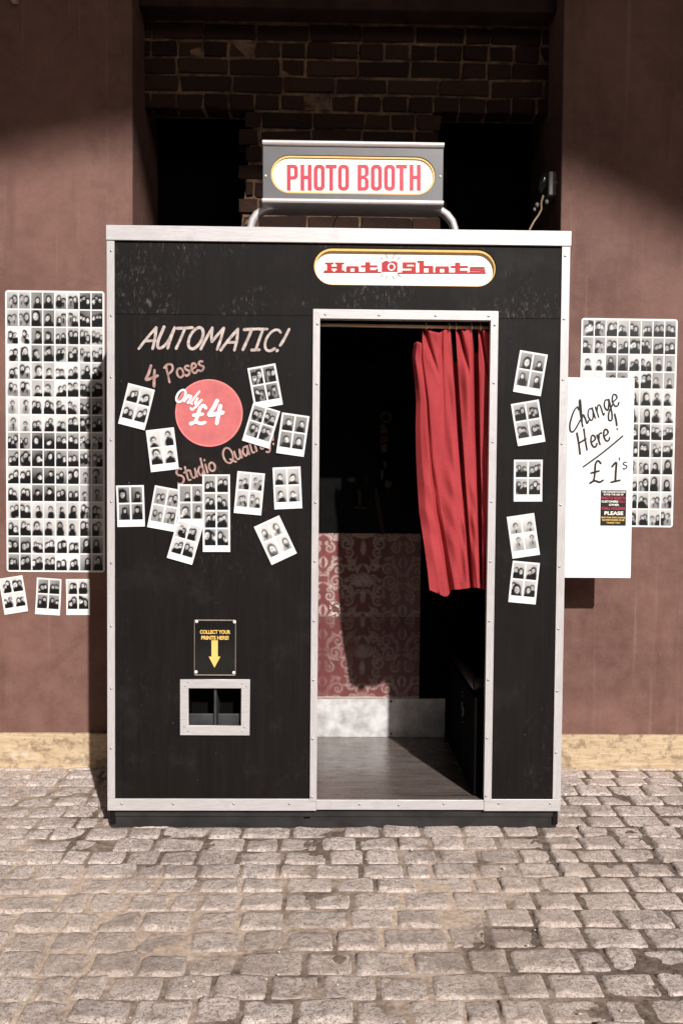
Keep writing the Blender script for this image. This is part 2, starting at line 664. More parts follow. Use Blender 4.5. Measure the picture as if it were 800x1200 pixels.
# plaster piers
for (x0, x1, lab) in ((-7.0, XL, 'red-brown plaster wall left of the recess, behind the tall photo sheet'),
                      (XR, 7.0, 'red-brown plaster wall right of the recess, behind the white change board')):
    mb = MB()
    mb.box(x0, x1, YW, YB + .5, -.05, H, .006, 2)
    o = mb.build('plaster_wall', MT['plaster'], None, ((x0 + x1) / 2, YW, 0))
    tag(o, lab, 'wall', 'plaster walls either side of the recess')

# pine skirting boards
z0l, z1l = P(60, 897, YW - .022).z, P(60, 851.5, YW - .022).z
for (x0, x1, m, lab) in ((-5.5, XL, 'pine', 'stained pale pine skirting board at the foot of the left wall'),
                         (XR, 5.5, 'pine2', 'pale pine skirting board with dark knots at the foot of the right wall')):
    mb = MB()
    mb.box(x0, x1, YW - .024, YW - .0015, -.012, .142, .003, 2)
    o = mb.build('skirting_board', MT[m], None, ((x0 + x1) / 2, YW - .024, 0))
    tag(o, lab, 'skirting board', 'pine skirting boards')


def brick_wall():
    rng = np.random.default_rng(5)
    root = thing('brick_wall', 'dim dark old brick wall at the back of the recess above the booth', 'wall', ((XL + XR) / 2, YB, 0))
    # openings either side of a central pier
    ltop, rtop = P(230, 126, YB).z, P(590, 132, YB).z
    lx, rx = P(284, 150, YB).x, P(520, 150, YB).x
    zb = P(400, 265, YB).z
    ztop = P(400, 29, YB).z
    faces_v, tone = [], []
    mb = MB()
    mbm = MB()
    course = .0745
    tones = []
    z = ztop - course
    r = 0
    rows = []
    while z > 1.2:
        rows.append((z, r))
        z -= course
        r += 1
    for z, r in rows:
        x = XL - .05 + (0 if r % 2 else -.11) - rng.uniform(0, .04)
        headers = (r % 3 == 1)
        while x < XR + .1:
            w = (.112 if (headers or rng.random() < .25) else .224) * rng.uniform(.97, 1.03)
            a, b = x + .005, x + w - .005
            mid = (a + b) / 2
            x += w
            flare = max(0, (2.33 - z)) * .16
            jag = (.014 if r % 2 else -.014)
            if z + course / 2 < ltop:
                a = max(a, lx - flare + jag)
            if z + course / 2 < rtop:
                b = min(b, rx + flare * .6 - jag)
            if b - a < .03:
                continue
            n0 = len(mb.bm.verts)
            dy = rng.uniform(-.004, .004)
            mb.box(max(a, XL - .02), min(b, XR + .02), YB + dy, YB + .1, z + .006, z + course - .006, .004, 1) if min(b, XR + .02) > max(a, XL - .02) + .02 else None
            mb.bm.verts.ensure_lookup_table()
            t = float(np.clip(rng.normal(.45, .28), 0, 1))
            tones += [t] * (len(mb.bm.verts) - n0)
    for v in mb.bm.verts:
        v.co += Vector(rng.normal(0, .0026, 3).tolist())
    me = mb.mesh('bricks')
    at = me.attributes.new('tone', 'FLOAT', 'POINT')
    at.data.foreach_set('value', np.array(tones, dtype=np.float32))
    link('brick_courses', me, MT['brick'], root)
    # mortar bed: above the openings and the central pier
    yb = YB + .0065
    mbm.box(XL - .02, XR + .02, yb, YB + .12, ltop, ztop + .02)
    pl = [(lx + .05, ltop - .001), (lx - .12, 1.2), (rx + .06, 1.2), (rx - .05, ltop - .001)]
    mbm.prism(pl, yb + .001, YB + .12)
    mbm.build('mortar', MT['mortar'], root)
    # black sheet standing in for the dark of the openings
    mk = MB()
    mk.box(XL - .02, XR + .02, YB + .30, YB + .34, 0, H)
    mk.build('black_recess_sheet', MT['black'], root)


brick_wall()
mb = MB()
zl = P(400, 27, YB).z
mb.box(XL + .001, XR - .001, YW + .12, YB - .003, zl - .004, zl + .22, .006)
mb.box(XL + .001, XR - .001, YW + .155, YB - .003, zl + .223, H)
tag(mb.build('lintel', MT['lintel'], None, (0, YB, zl)), 'dark reddish timber beam across the top of the brick recess', 'beam')

# ------------------------------------------------------------------ photo booth
YF = 0.0                          # front of the black panels
booth = thing('photo_booth', 'black coin-operated photo booth with metal edging, lettering and an open doorway', 'photo booth', (0, .4, 0))


def X(px, py, Y=YF):
    return P(px, py, Y).x


def Z(px, py, Y=YF):
    return P(px, py, Y).z


PXM = 1035 / 3.0                  # photo pixels per metre at the booth front
zcap = Z(400, 285.5)
zbm = .0641                       # bottom of the metal edging
zbt = Z(250, 935.5)
dl0, dl1 = X(368, 500), X(375.5, 500)      # doorway bars
dl0, dl1 = X(365.0, 650), X(373.0, 650)
dr0, dr1 = X(570.3, 650), X(579.0, 650)
dz1, dz0 = Z(475, 364.0), Z(475, 374.8)
sill1, sill0 = Z(467, 937), Z(467, 948.5)
xl1 = X(135.0, 600)
xr0 = X(652.2, 600)

# carcass: sides, back, ceiling, floor
YI = .76                           # inner back wall
mb = MB()
mb.box(-W2 + .004, -W2 + .022, .014, .86, .01, ZT - .004)
mb.build('side_panel', MT['ply'], booth)
mb = MB()
mb.box(W2 - .022, W2 - .004, .014, .86, .01, ZT - .004)
mb.build('side_panel', MT['ply'], booth)
mb = MB()
mb.box(-W2 + .0225, W2 - .0225, YI + .012, .858, .02, ZT - .02)
mb.build('back_panel', MT['black'], booth)
mb = MB()
mb.box(-W2 + .0225, W2 - .0225, .016, .857, ZT - .018, ZT - .005)
mb.build('roof_panel', MT['ply'], booth)
mb = MB()
mb.box(dl0 + .003, W2 - .024, .004, YI + .006, .0665, sill1 - .004)
mb.build('floor_panel', MT['floor'], booth)
mb = MB()
mb.box(dl0 - .02, dl0 + .002, .016, YI, .03, ZT - .03)
mb.build('partition', MT['black'], booth)
mb = MB()
mb.box(-W2 + .006, W2 - .006, .020, .85, -.025, .0655, .004)
mb.box(-W2 + .0055, W2 - .0055, .0145, .0205, .036, .0655, .001)
mb.build('plinth', MT['rubber'], booth)

# front panels
hs0, hs1 = P(367.5, 312, YF), P(581, 313, YF)
hcx, hcz = (hs0.x + hs1.x) / 2, P(474, 313, YF).z
hhw, hhh = (hs1.x - hs0.x) / 2, 21.6 / PXM
zseam = Z(250, 369)
me = plate_mesh('front_panel', rect(xl1 - .004, xr0 + .004, zseam + .0012, zcap + .004), [capsule(hcx, hcz, hhw, hhh)], YF, YF + .014, .0008)
# the header overlaps the doorway bars only from above
link('header_panel', me, MT['plyscuff'], booth)
cx0, cx1, cz0, cz1 = X(219.5, 828), X(284.5, 828), Z(252, 851.5), Z(252, 803.5)
me = plate_mesh('front_panel', rect(xl1 - .004, dl0 + .004, zbt - .004, zseam - .0012), [rect(cx0, cx1, cz0, cz1)], YF + .0005, YF + .0145, .0008)
link('front_panel', me, MT['ply'], booth)
me = plate_mesh('front_panel', rect(dr1 - .004, xr0 + .004, zbt - .004, zseam - .0012), [], YF + .0005, YF + .0145, .0008)
link('front_panel', me, MT['ply'], booth)
mb = MB()
mb.box(dl0 + .004, dr1 - .004, YF + .0007, YF + .0147, dz0 + .008, zseam - .0012)
mb.build('door_header', MT['ply'], booth)


def screws(parent, pts, Y, mat='screw', r=.0044):
    for i, (px, py) in enumerate(pts):
        p = P(px, py, Y)
        mb = MB()
        mb.ball(p, r, .0022, r, 12, 8)
        mb.box(p.x - r * .62, p.x + r * .62, p.y - .0026, p.y - .0016, p.z - .0006, p.z + .0006)
        mb.build('screw', MT[mat], parent, smooth=True)


YM = -.006                         # face of the metal edging


def strip(name, x0, x1, z0, z1, mat='alu', y0=YM, y1=-.0004, lip=None):
    mb = MB()
    mb.box(x0, x1, y0, y1, z0, z1, .0012, 2)
    if lip == 'top':
        mb.box(x0, x1, -.0002, .045, z1 - .004, z1, .001)
    if lip == 'left':
        mb.box(x0, x0 + .0036, -.0002, .04, z0, z1, .001)
    if lip == 'right':
        mb.box(x1 - .0036, x1, -.0002, .04, z0, z1, .001)
    return mb.build(name, MT[mat], booth)


cap = strip('top_edging', -W2 - .001, W2 + .002, zcap, ZT, 'alu', -.010, -.0004, 'top')
e = strip('side_edging', -W2, xl1, zbt + .0006, zcap - .0008, 'aluv', lip='left')
screws(e, [(130.5, y) for y in (294, 370, 442, 516, 588, 660, 734, 807, 877)], YM)
e = strip('side_edging', xr0, W2, zbt + .0006, zcap - .0008, 'aluv', lip='right')
screws(e, [(661.6 - (y - 300) * .0181, y) for y in (300, 374, 445, 520, 592, 664, 737, 810, 882)], YM)
e = strip('bottom_edging', -W2, dl1 - .001, zbm, zbt, 'alu')
screws(e, [(143, 942), (203, 942), (274, 942), (339, 942)], YM)
e = strip('bottom_edging', dr0 + .001, W2 - .0005, zbm, zbt, 'alu')
screws(e, [(584, 941.5), (644, 941.5)], YM)
e = strip('door_sill', dl1 - .0005, dr0 + .0005, sill0, sill1, 'alu', -.0045, .003)
screws(e, [(421, 942.5), (467, 943.5), (520, 942)], -.0045)
fb = -.0085
zj = zbt - .007
mb = MB()
mb.prism([(dl0, zj), (dl1, zj), (dl1, dz0), (dl0, dz1)], fb, -.0062 + .0002)
mb.box(dl0 + .0006, dl1 - .0002, -.0059, .034, zbt, dz0 - .0005)
e = mb.build('door_frame', MT['aluv'], booth)
screws(e, [(372 - (y - 380) * .0122, y) for y in (380, 450, 520, 589, 658, 728, 797, 866, 934)], fb)
mb = MB()
mb.prism([(dr0, zj), (dr1, zj), (dr1, dz1), (dr0, dz0)], fb, -.006)
mb.box(dr0 + .0002, dr1 - .0006, -.0059, .016, zbt, dz0 - .0005)
e = mb.build('door_frame', MT['aluv'], booth)
screws(e, [(579.3 - (y - 381) * .0186, y) for y in (381, 449, 518, 588, 658, 728, 797, 865, 933)], fb)
mb = MB()
mb.prism([(dl0, dz1 + .0006), (dl1, dz0 + .0006), (dr0, dz0 + .0006), (dr1, dz1 + .0006)], fb, -.006)
mb.box(dl0 + .001, dr1 - .001, -.0059, .034, dz0 + .0012, dz1 - .001)
e = mb.build('door_frame', MT['alu'], booth)
screws(e, [(381, 368.5), (444, 369.5), (510, 370), (572, 370.5)], fb)

# interior
rear = YI - .002
mirr0 = Z(430, 625, rear)
mb = MB()
mb.box(dl0 + .004, W2 - .024, rear, YI + .01, mirr0 + .001, ZT - .03)
mb.build('mirror', MT['glass'], booth)
kz1, kz0 = Z(430, 818.5, rear), sill1 - .004
kx1 = X(521, 840, rear)
mb = MB()
mb.box(dl0 + .004, kx1, rear - .004, YI + .01, kz0, kz1, .001)
e = mb.build('kick_plate', MT['kick'], booth)
screws(e, [(458, 822), (458, 860)], rear - .004, 'ink', .005)
mb = MB()
mb.box(kx1 + .001, W2 - .024, rear - .003, YI + .01, kz0, mirr0)
mb.build('dark_back_board', MT['black'], booth)


def damask():
    x0, x1 = dl0 + .004, X(492, 700, rear)
    z1, z0 = mirr0, kz1 + .001
    zs = Z(430, 722, rear)
    nx, nz = 300, 440
    rng = np.random.default_rng(3)
    xs = np.linspace(x0, x1, nx)
    zs_ = np.linspace(z0, z1, nz)
    GX, GZ = np.meshgrid(xs, zs_)
    cx = X(425, 690, rear)
    pw, ph = .34, .41
    U = np.abs(((GX - cx + pw / 2) % pw) - pw / 2) / (pw / 2)       # mirrored 0..1
    shift = np.where(GZ < zs, .25, .0)
    V = ((GZ - z0) / ph + shift) % 1.0
    # motif strokes in the (u, v*2) half cell
    strokes = []

    def spiral(cu, cv, r, a0, turns, sgn, w):
        t = np.linspace(0, 1, 26)
        rr = r * (1 - .82 * t)
        a = a0 + sgn * turns * 2 * math.pi * t
        strokes.append((np.stack([cu + rr * np.cos(a), cv + rr * np.sin(a)], 1), w * (1 - .4 * t)))

    def leaf(u0, v0, u1, v1, bend, w):
        t = np.linspace(0, 1, 14)
        du, dv = u1 - u0, v1 - v0
        b = bend * np.sin(math.pi * t)
        strokes.append((np.stack([u0 + du * t - dv * b, v0 + dv * t + du * b], 1), w * np.sin(math.pi * (t * .92 + .06)) + .004))

    for v0 in (.0, 1.2):
        for k in range(7):
            a = -.2 + k * .28
            leaf(.02, v0 + .42, .02 + .34 * math.sin(a), v0 + .42 + .36 * math.cos(a), .22, .042)
        for k in range(5):
            a = .1 + k * .33
            leaf(.0, v0 + .5, .20 * math.sin(a), v0 + .5 + .17 * math.cos(a), -.2, .03)
        spiral(.42, v0 + .30, .17, 2.2, 1.3, 1, .030)
        spiral(.36, v0 + .08, .13, -1.0, 1.2, -1, .026)
        spiral(.68, v0 + .55, .16, 3.5, 1.3, -1, .028)
        spiral(.62, v0 + .85, .16, .4, 1.25, 1, .028)
        spiral(.26, v0 + .93, .14, 1.6, 1.2, -1, .028)
        spiral(.84, v0 + .18, .13, 2.0, 1.3, 1, .026)
        leaf(.30, v0 + .20, .62, v0 + .44, .25, .03)
        leaf(.58, v0 + .38, .88, v0 + .64, -.25, .03)
        leaf(.86, v0 + .62, .66, v0 + 1.0, -.25, .03)
        leaf(.55, v0 + .95, .16, v0 + 1.16, .25, .035)
        leaf(.02, v0 + .02, .02, v0 + .36, .0, .045)
        leaf(.02, v0 + .98, .14, v0 + .74, .2, .04)
        leaf(.80, v0 + .34, .98, v0 + .52, .2, .03)
        leaf(.92, v0 + .78, .76, v0 + 1.08, .2, .03)
        leaf(.96, v0 + .90, .98, v0 + 1.16, .2, .03)
        for k in range(20):
            cu, cv = rng.uniform(.05, .97), rng.uniform(0, 1.2)
            spiral(cu, v0 + cv, rng.uniform(.04, .075), rng.uniform(0, 6), 1.0, rng.choice([-1, 1]), .018)
    Q = np.stack([U, V * 2.4], -1).reshape(-1, 2).astype(np.float32)
    m = np.full(len(Q), 9.0, np.float32)
    for pts, w in strokes:
        w = np.broadcast_to(w, (len(pts),))
        for p, ww in zip(pts, w):
            for dv in (0, -2.4, 2.4):
                if -0.3 < p[1] + dv < 2.7:
                    d = np.hypot(Q[:, 0] - p[0], Q[:, 1] - p[1] - dv) - ww
                    np.minimum(m, d, out=m)
    m = m.reshape(nz, nx)
    mask = 1 / (1 + np.exp(m / .008))

    def vnoise(s, seed):
        r = np.random.default_rng(seed)
        gxn, gzn = int((x1 - x0) * s) + 3, int((z1 - z0) * s) + 3
        g_ = r.random((gzn, gxn))
        fx = (GX - x0) * s
        fz = (GZ - z0) * s
        ix, iz = fx.astype(int), fz.astype(int)
        tx, tz = fx - ix, fz - iz
        tx, tz = tx * tx * (3 - 2 * tx), tz * tz * (3 - 2 * tz)
        return (g_[iz, ix] * (1 - tx) + g_[iz, ix + 1] * tx) * (1 - tz) + (g_[iz + 1, ix] * (1 - tx) + g_[iz + 1, ix + 1] * tx) * tz

    n1 = .55 * vnoise(14, 1) + .3 * vnoise(35, 2) + .25 * vnoise(90, 4)
    n2 = vnoise(160, 5)
    lower = (GZ < zs)
    fade = np.where(lower, np.clip(1.35 - 1.1 * n1, .25, 1) * .72, np.clip(1.5 - .9 * n1, .4, 1))
    # the left edge of the lower sheet is rubbed plain red
    rub = np.clip(((X(400, 760, rear) - GX) / .07), 0, 1) * lower
    fade = fade * (1 - .75 * rub)
    mk = mask * fade * (.60 + .35 * n2)
    red = np.stack([.135 + .06 * n1, .034 + .022 * n1, .033 + .021 * n1], -1)
    red = red * np.where(lower, .82, 1.0)[..., None]
    sil = np.stack([.46 + .12 * n2, .365 + .11 * n2, .325 + .10 * n2], -1)
    c = red * (1 - mk[..., None]) + sil * mk[..., None]
    # silvery band at the right of the upper sheet, a crease and a torn patch
    band = np.clip((GX - X(446, 660, rear)) / .05, 0, 1) * (~lower) * (.35 + .5 * n1)
    c = c * (1 - .6 * band[..., None]) + np.array([.28, .175, .155]) * .6 * band[..., None]
    seam = np.exp(-((GZ - zs) / .0022) ** 2)
    c = c * (1 - .55 * seam[..., None]) + np.array([.42, .34, .3]) * .35 * seam[..., None]
    tp = P(393, 714, rear)
    tear = (np.hypot((GX - tp.x) / .026, (GZ - tp.z) / .034) + .8 * (n2 - .5) + .9 * (n1 - .5) < .8)
    rim = np.abs(np.hypot((GX - tp.x) / .026, (GZ - tp.z) / .034) + .8 * (n2 - .5) + .9 * (n1 - .5) - .8) < .14
    c[tear] = (.14, .05, .045)
    c[rim & (n2 > .35)] = (.55, .48, .42)
    lip = (GZ - z0) < .006 + .006 * n1
    c[lip] = c[lip] * .4 + np.array([.5, .42, .36]) * .6
    Yv = np.full_like(GX, rear - .0045) - .0015 * n1 - .003 * np.clip((.03 - (GZ - z0)) / .03, 0, 1) * (n1)
    V3 = np.stack([GX, Yv, GZ], -1).reshape(-1, 3)
    faces = []
    idx = np.arange(nx * nz).reshape(nz, nx)
    q = np.stack([idx[:-1, :-1], idx[:-1, 1:], idx[1:, 1:], idx[1:, :-1]], -1).reshape(-1, 4)
    me = D.meshes.new('wallpaper')
    me.from_pydata(V3.tolist(), [], q.tolist())
    at = me.attributes.new('print', 'FLOAT_COLOR', 'POINT')
    at.data.foreach_set('color', np.concatenate([c.reshape(-1, 3), np.ones((nx * nz, 1))], 1).astype(np.float32).ravel())
    t = attr_mat('damask_wallpaper', 'print', .42, .5)
    o = link('wallpaper', me, t, booth, smooth=True)
    o['label'] = 'red and silver damask wallpaper, worn and torn'
    mb = MB()
    mb.box(x0, x1, rear - .0015, YI + .01, z0, z1 - .0005)
    mb.build('wallpaper_board', MT['black'], booth)


damask()

# bench and padded seat at the right of the cubicle
bx0 = X(541, 896, .30)
bz = Z(556, 790, .20)
mb = MB()
mb.box(bx0, W2 - .0235, .045, YI - .01, sill1 - .003, bz - .05, .004)
e = mb.build('bench', MT['black'], booth)
mb = MB()
p = P(538, 832, .30)
rr = random.Random(3)
for k in range(16):
    a, b = rr.gauss(0, .010), rr.gauss(0, .020)
    s = rr.uniform(.002, .006)
    mb.box(bx0 - .0012, bx0 - .0004, p.y + a * 1.5 - s, p.y + a * 1.5 + s, p.z + b - s * .9, p.z + b + s * .9)
mb.build('scuff_mark', MT['device'], e)
mb = MB()
mb.box(bx0 + .004, W2 - .0235, .10, YI - .012, bz - .049, bz + .015, .022, 4)
mb.build('seat_cushion', MT['vinyl'], booth, smooth=True)

# curtain rod
YC0 = .030
rodz = Z(440, 381.5, YC0)
mb = MB()
mb.tube([(dl0 + .003, YC0, rodz), (dr1 + .05, YC0, rodz - .004)], .0062, 12)
mb.build('curtain_rod', MT['brass'], booth, smooth=True)

# strip of stickers, and brown bars standing in for mirror reflections
YS = rear - .02
mb = MB()
st = P(451, 482, YS)
cyl_c = st + Vector((0, 0, 0))
for k in range(20):
    a0, a1 = 2 * math.pi * k / 20, 2 * math.pi * (k + 1) / 20
    ro_, ri_ = .026, .013
    c0 = P(452, 489, YS)
    mb.poly([c0 + Vector((ro_ * math.cos(a0), 0, ro_ * math.sin(a0))), c0 + Vector((ro_ * math.cos(a1), 0, ro_ * math.sin(a1))),
             c0 + Vector((ri_ * math.cos(a1), 0, ri_ * math.sin(a1))), c0 + Vector((ri_ * math.cos(a0), 0, ri_ * math.sin(a0)))])
bk = MB()
a, b = P(444.5, 478, YS), P(459, 575, YS)
bk.box(a.x, b.x, YS + .001, YS + .004, b.z, a.z)
ss = bk.build('sticker_strip', MT['black'], booth)
mb.build('sticker_print', MT['tan'], ss)
for q in (((445, 498), (451, 497), (455, 507), (446, 509)), ((445.5, 522), (453, 520), (453, 530), (446, 531)), ((449, 541), (452, 540), (452.5, 548), (450, 549)), ((446, 551), (450, 550), (448, 563), (446, 562)), ((452, 562), (459, 565), (457, 573), (450, 570))):
    mb = MB()
    mb.poly([(P(x, y, YS).x, YS, P(x, y, YS).z) for x, y in q])
    mb.build('sticker_print', MT['tan'], ss)
mb = MB()
a, b = P(446, 511, YS), P(454, 519, YS)
mb.poly([(a.x, YS, a.z), (b.x, YS, a.z), (b.x, YS, b.z), (a.x, YS, b.z)])
mb.build('sticker_print', MT['stickred'], ss)
a, b = P(439.5, 572, YS), P(449, 626, YS)  # brown bars modelled in place of reflections in the mirror
mb = MB()
mb.bar((a.x, a.z), (b.x, b.z), .017, YS + .002, YS + .014)
mb.build('reflected_bar', MT['reflbrown'], booth)
a, b = P(420.5, 573, YS), P(422, 592, YS)
mb = MB()
mb.bar((a.x, a.z), (b.x, b.z), .016, YS + .002, YS + .012)
a, b = P(415, 594, YS), P(431, 596, YS)
mb.bar((a.x, a.z), (b.x, b.z), .012, YS + .003, YS + .013)
mb.build('reflected_bars', MT['reflbrown'], booth)

# capsule light panel with the shop lettering
mb = MB()
add_mesh(mb, plate_mesh('x', capsule(hcx, hcz, hhw + .004, hhh + .004), [], YF + .0155, YF + .02))
lbx = mb.build('name_panel', MT['cream'], booth)
lb = plate_mesh('x', capsule(hcx, hcz, hhw - .0004, hhh - .0004), [capsule(hcx, hcz - .0035, hhw - .005, hhh - .0065)], YF + .004, YF + .0154)
link('amber_rim', lb, MT['amber'], lbx)
YL = YF + .0148


def prect(mb, x0, x1, y0, y1, Y, sk=0.0):
    """rectangle given in photo pixels, sheared by sk"""
    pts = [(x0 - sk, y1), (x1 - sk, y1), (x1 + sk, y0), (x0 + sk, y0)]
    vs = [P(px, py, Y) for px, py in pts]
    mb.poly([(v.x, Y, v.z) for v in vs])


def hs(mb, zx0, zx1, zy0, zy1, dy=0.0):
    s = 3.478
    prect(mb, 360 + zx0 / s, 360 + zx1 / s, 285 + zy0 / s, 285 + zy1 / s, YL - dy)


mb = MB()
L_ = [
    # H
    (80, 99, 79, 118), (120, 142, 79, 118), (72, 107, 78.5, 86), (113, 150, 78.5, 86), (99, 120, 95, 103), (68, 106, 110.5, 118), (113, 152, 110.5, 118),
    # o
    (158, 176, 98, 118), (192, 210, 98, 118), (160, 208, 93.5, 102),
    # t
    (218, 286, 90, 98), (236, 256, 77, 118), (256, 288, 109, 118), (280, 288, 104, 118),
    # S
    (388, 442, 77.5, 86.5), (388, 406, 80, 101), (388, 442, 94, 102.5), (424, 442, 98, 120), (386, 442, 111, 120), (434, 442, 77.5, 92),
    # h
    (456, 475, 71, 120), (448, 475, 71, 79), (494, 513, 96, 120), (475, 511, 92, 101),
    # o
    (521, 540, 99, 120), (558, 577, 99, 120), (523, 575, 94, 103),
    # t
    (584, 654, 92, 100), (602, 622, 79, 120), (622, 652, 111.5, 120),
    # s
    (664, 722, 96, 103), (662, 682, 97, 110), (662, 724, 105.5, 112.5), (704, 724, 107, 122), (660, 724, 115.5, 122.5),
    # long underline
    (66, 302, 116, 120), (368, 728, 119, 123.5),
]
for i, q in enumerate(L_):
    hs(mb, *q, dy=.00004 * (i + 1))
mb.build('lettering', MT['dkred'], lbx)
mb = MB()
hs(mb, 303, 367, 77, 117)
hs(mb, 312, 330, 72, 78, .0001)
hs(mb, 340, 358, 73, 78, .0001)
mb.build('camera_emblem', MT['dkred'], lbx)


def disc(mb, px, py, r, Y, n=32, ri=0.0, ry=None):
    c = P(px, py, Y)
    r = r / PXM
    ri = ri / PXM
    ry = ry / PXM if ry else r
    o = [(c.x + r * math.cos(2 * math.pi * k / n), Y, c.z + ry * math.sin(2 * math.pi * k / n)) for k in range(n)]
    if ri:
        q = [(c.x + ri * math.cos(2 * math.pi * k / n), Y, c.z + ri * math.sin(2 * math.pi * k / n)) for k in range(n)]
        for k in range(n):
            mb.poly([o[k], o[(k + 1) % n], q[(k + 1) % n], q[k]])
    else:
        mb.poly(o)


mb = MB()
disc(mb, 458.4, 312.7, 4.5, YL - .0004, ri=3.0)
mb.build('lens_ring', MT['cream'], lbx)
mb = MB()
for (a, b, c_, d) in ((297, 55, 308, 65), (318, 43, 326, 62), (357, 43, 347, 62), (381, 55, 366, 66), (296, 140, 308, 128), (316, 152, 325, 133), (357, 152, 347, 133), (382, 138, 368, 127)):
    s = 3.478
    p0, p1 = P(360 + a / s, 285 + b / s, YL), P(360 + c_ / s, 285 + d / s, YL)
    t = (p1 - p0).normalized()
    n = Vector((-t.z, 0, t.x)) * .0020
    mb.poly([p0 - n * .5, p1 - n, p1 + n, p0 + n * .5])
mb.build('flash_ray', MT['greyray'], lbx)

# ------------------------------------------------------------------ brush lettering
def arc(cx, cy, rx, ry, a0, a1, n=14):
    return [(cx + rx * math.cos(math.radians(a0 + (a1 - a0) * k / n)), cy + ry * math.sin(math.radians(a0 + (a1 - a0) * k / n))) for k in range(n + 1)]


GL = {   # glyph: (advance, strokes)
    'A': (.72, [[(0, 0), (.2, .5), (.44, 1)], [(.44, 1), (.56, .5), (.62, 0)], [(.16, .36), (.6, .38)]]),
    'U': (.68, [[(.08, 1), (.04, .35), (.14, .03), (.34, .06), (.5, .4), (.57, 1), (.56, .4), (.58, 0)]]),
    'T': (.66, [[(.02, .95), (.3, .97), (.68, 1)], [(.36, .97), (.33, .5), (.28, 0)]]),
    'O': (.72, [arc(.34, .5, .29, .5, 100, 470, 22)]),
    'M': (.92, [[(.02, 0), (.09, .5), (.2, 1)], [(.2, 1), (.3, .6), (.4, .35)], [(.4, .35), (.56, .7), (.72, 1)], [(.72, 1), (.76, .5), (.76, 0)]]),
    'I': (.46, [[(.2, 1), (.2, 0)], [(.04, .99), (.38, 1)], [(.02, 0), (.36, .02)]]),
    'C': (.64, [arc(.36, .5, .32, .5, 50, 310, 20)]),
    '!': (.40, [[(.26, 1.05), (.2, .6), (.12, .28)], [(.07, .06), (.06, .02)]]),
    '4': (.80, [[(.36, 1), (.2, .66), (.0, .36), (.35, .36), (.72, .40)], [(.56, .72), (.5, .3), (.46, -.1)]]),
    'P': (.66, [[(.12, .98), (.12, .5), (.1, -.05)], [(.0, .9), (.25, 1.02), (.5, .92), (.5, .66), (.3, .5), (.12, .46)]]),
    'o': (.50, [arc(.24, .28, .2, .28, 100, 470, 18)]),
    's': (.44, [[(.36, .52), (.22, .58), (.1, .48), (.2, .32), (.34, .2), (.26, .04), (.1, .0), (.02, .08)]]),
    'e': (.48, [[(.06, .28), (.36, .36), (.34, .54), (.18, .58), (.05, .32), (.12, .05), (.28, .0), (.4, .12)]]),
    'n': (.52, [[(.05, .55), (.06, .0)], [(.06, .3), (.2, .54), (.34, .48), (.36, .0), (.44, .04)]]),
    'l': (.28, [[(.12, 1.05), (.08, .5), (.08, .08), (.2, .02)]]),
    'y': (.52, [[(.04, .55), (.08, .2), (.22, .12), (.38, .5)], [(.4, .55), (.34, .0), (.2, -.36), (.02, -.3)]]),
    't': (.40, [[(.18, .95), (.15, .4), (.16, .06), (.3, .02)], [(.02, .62), (.36, .66)]]),
    'u': (.52, [[(.05, .55), (.05, .15), (.16, .0), (.32, .12), (.4, .55)], [(.4, .55), (.4, .0)]]),
    'd': (.54, [[(.38, .5), (.2, .56), (.04, .3), (.12, .02), (.28, .06), (.4, .3)], [(.44, 1.05), (.4, .4), (.42, .0)]]),
    'i': (.24, [[(.1, .55), (.08, .0)], [(.12, .82), (.13, .86)]]),
    'a': (.54, [[(.38, .5), (.2, .56), (.04, .3), (.12, .02), (.28, .08), (.4, .4)], [(.4, .55), (.4, .0)]]),
    'S': (.58, [[(.48, .92), (.3, 1.0), (.12, .86), (.14, .64), (.38, .46), (.46, .22), (.3, .02), (.1, .0), (.0, .1)]]),
    'Q': (.76, [arc(.36, .5, .3, .5, 100, 470, 22), [(.42, .22), (.56, .06), (.72, -.08)]]),
    '\u00a3': (.84, [[(.66, .86), (.52, 1.0), (.38, .86), (.34, .5), (.26, .14), (.06, .02)], [(.06, .02), (.3, .1), (.56, .0), (.76, .06)], [(.14, .48), (.56, .52)]]),
    'c': (.9, [[(.85, .96), (.62, 1.02), (.25, .55), (.1, .1), (.3, -.08), (.6, .12), (.8, .3)]]),
    'C2': (.70, [[(.62, .86), (.56, 1.0), (.32, .85), (.06, .4), (.04, .06), (.22, -.02), (.5, .2), (.66, .36)]]),
    'h': (.52, [[(.1, .2), (.36, 1.15), (.3, 1.2), (.16, .7), (.06, .0)], [(.1, .3), (.28, .52), (.34, .3), (.36, .04), (.5, .12)]]),
    'g': (.54, [[(.4, .48), (.2, .54), (.06, .28), (.18, .04), (.36, .3), (.42, .5), (.38, -.1), (.26, -.48), (.08, -.42), (.2, -.1), (.54, .16)]]),
    'H': (.82, [[(.12, 1), (.08, .5), (.0, -.05)], [(.62, 1.05), (.54, .5), (.5, .0)], [(.06, .48), (.6, .54)]]),
    'r': (.42, [[(.06, .5), (.1, .0)], [(.1, .26), (.2, .5), (.36, .52)]]),
    '1': (.56, [[(.1, .82), (.28, 1.0), (.26, .5), (.24, .02)], [(.06, .0), (.44, .04)]]),
    "'": (.16, [[(.08, 1.1), (.04, .9)]]),
    ' ': (.34, []),
}


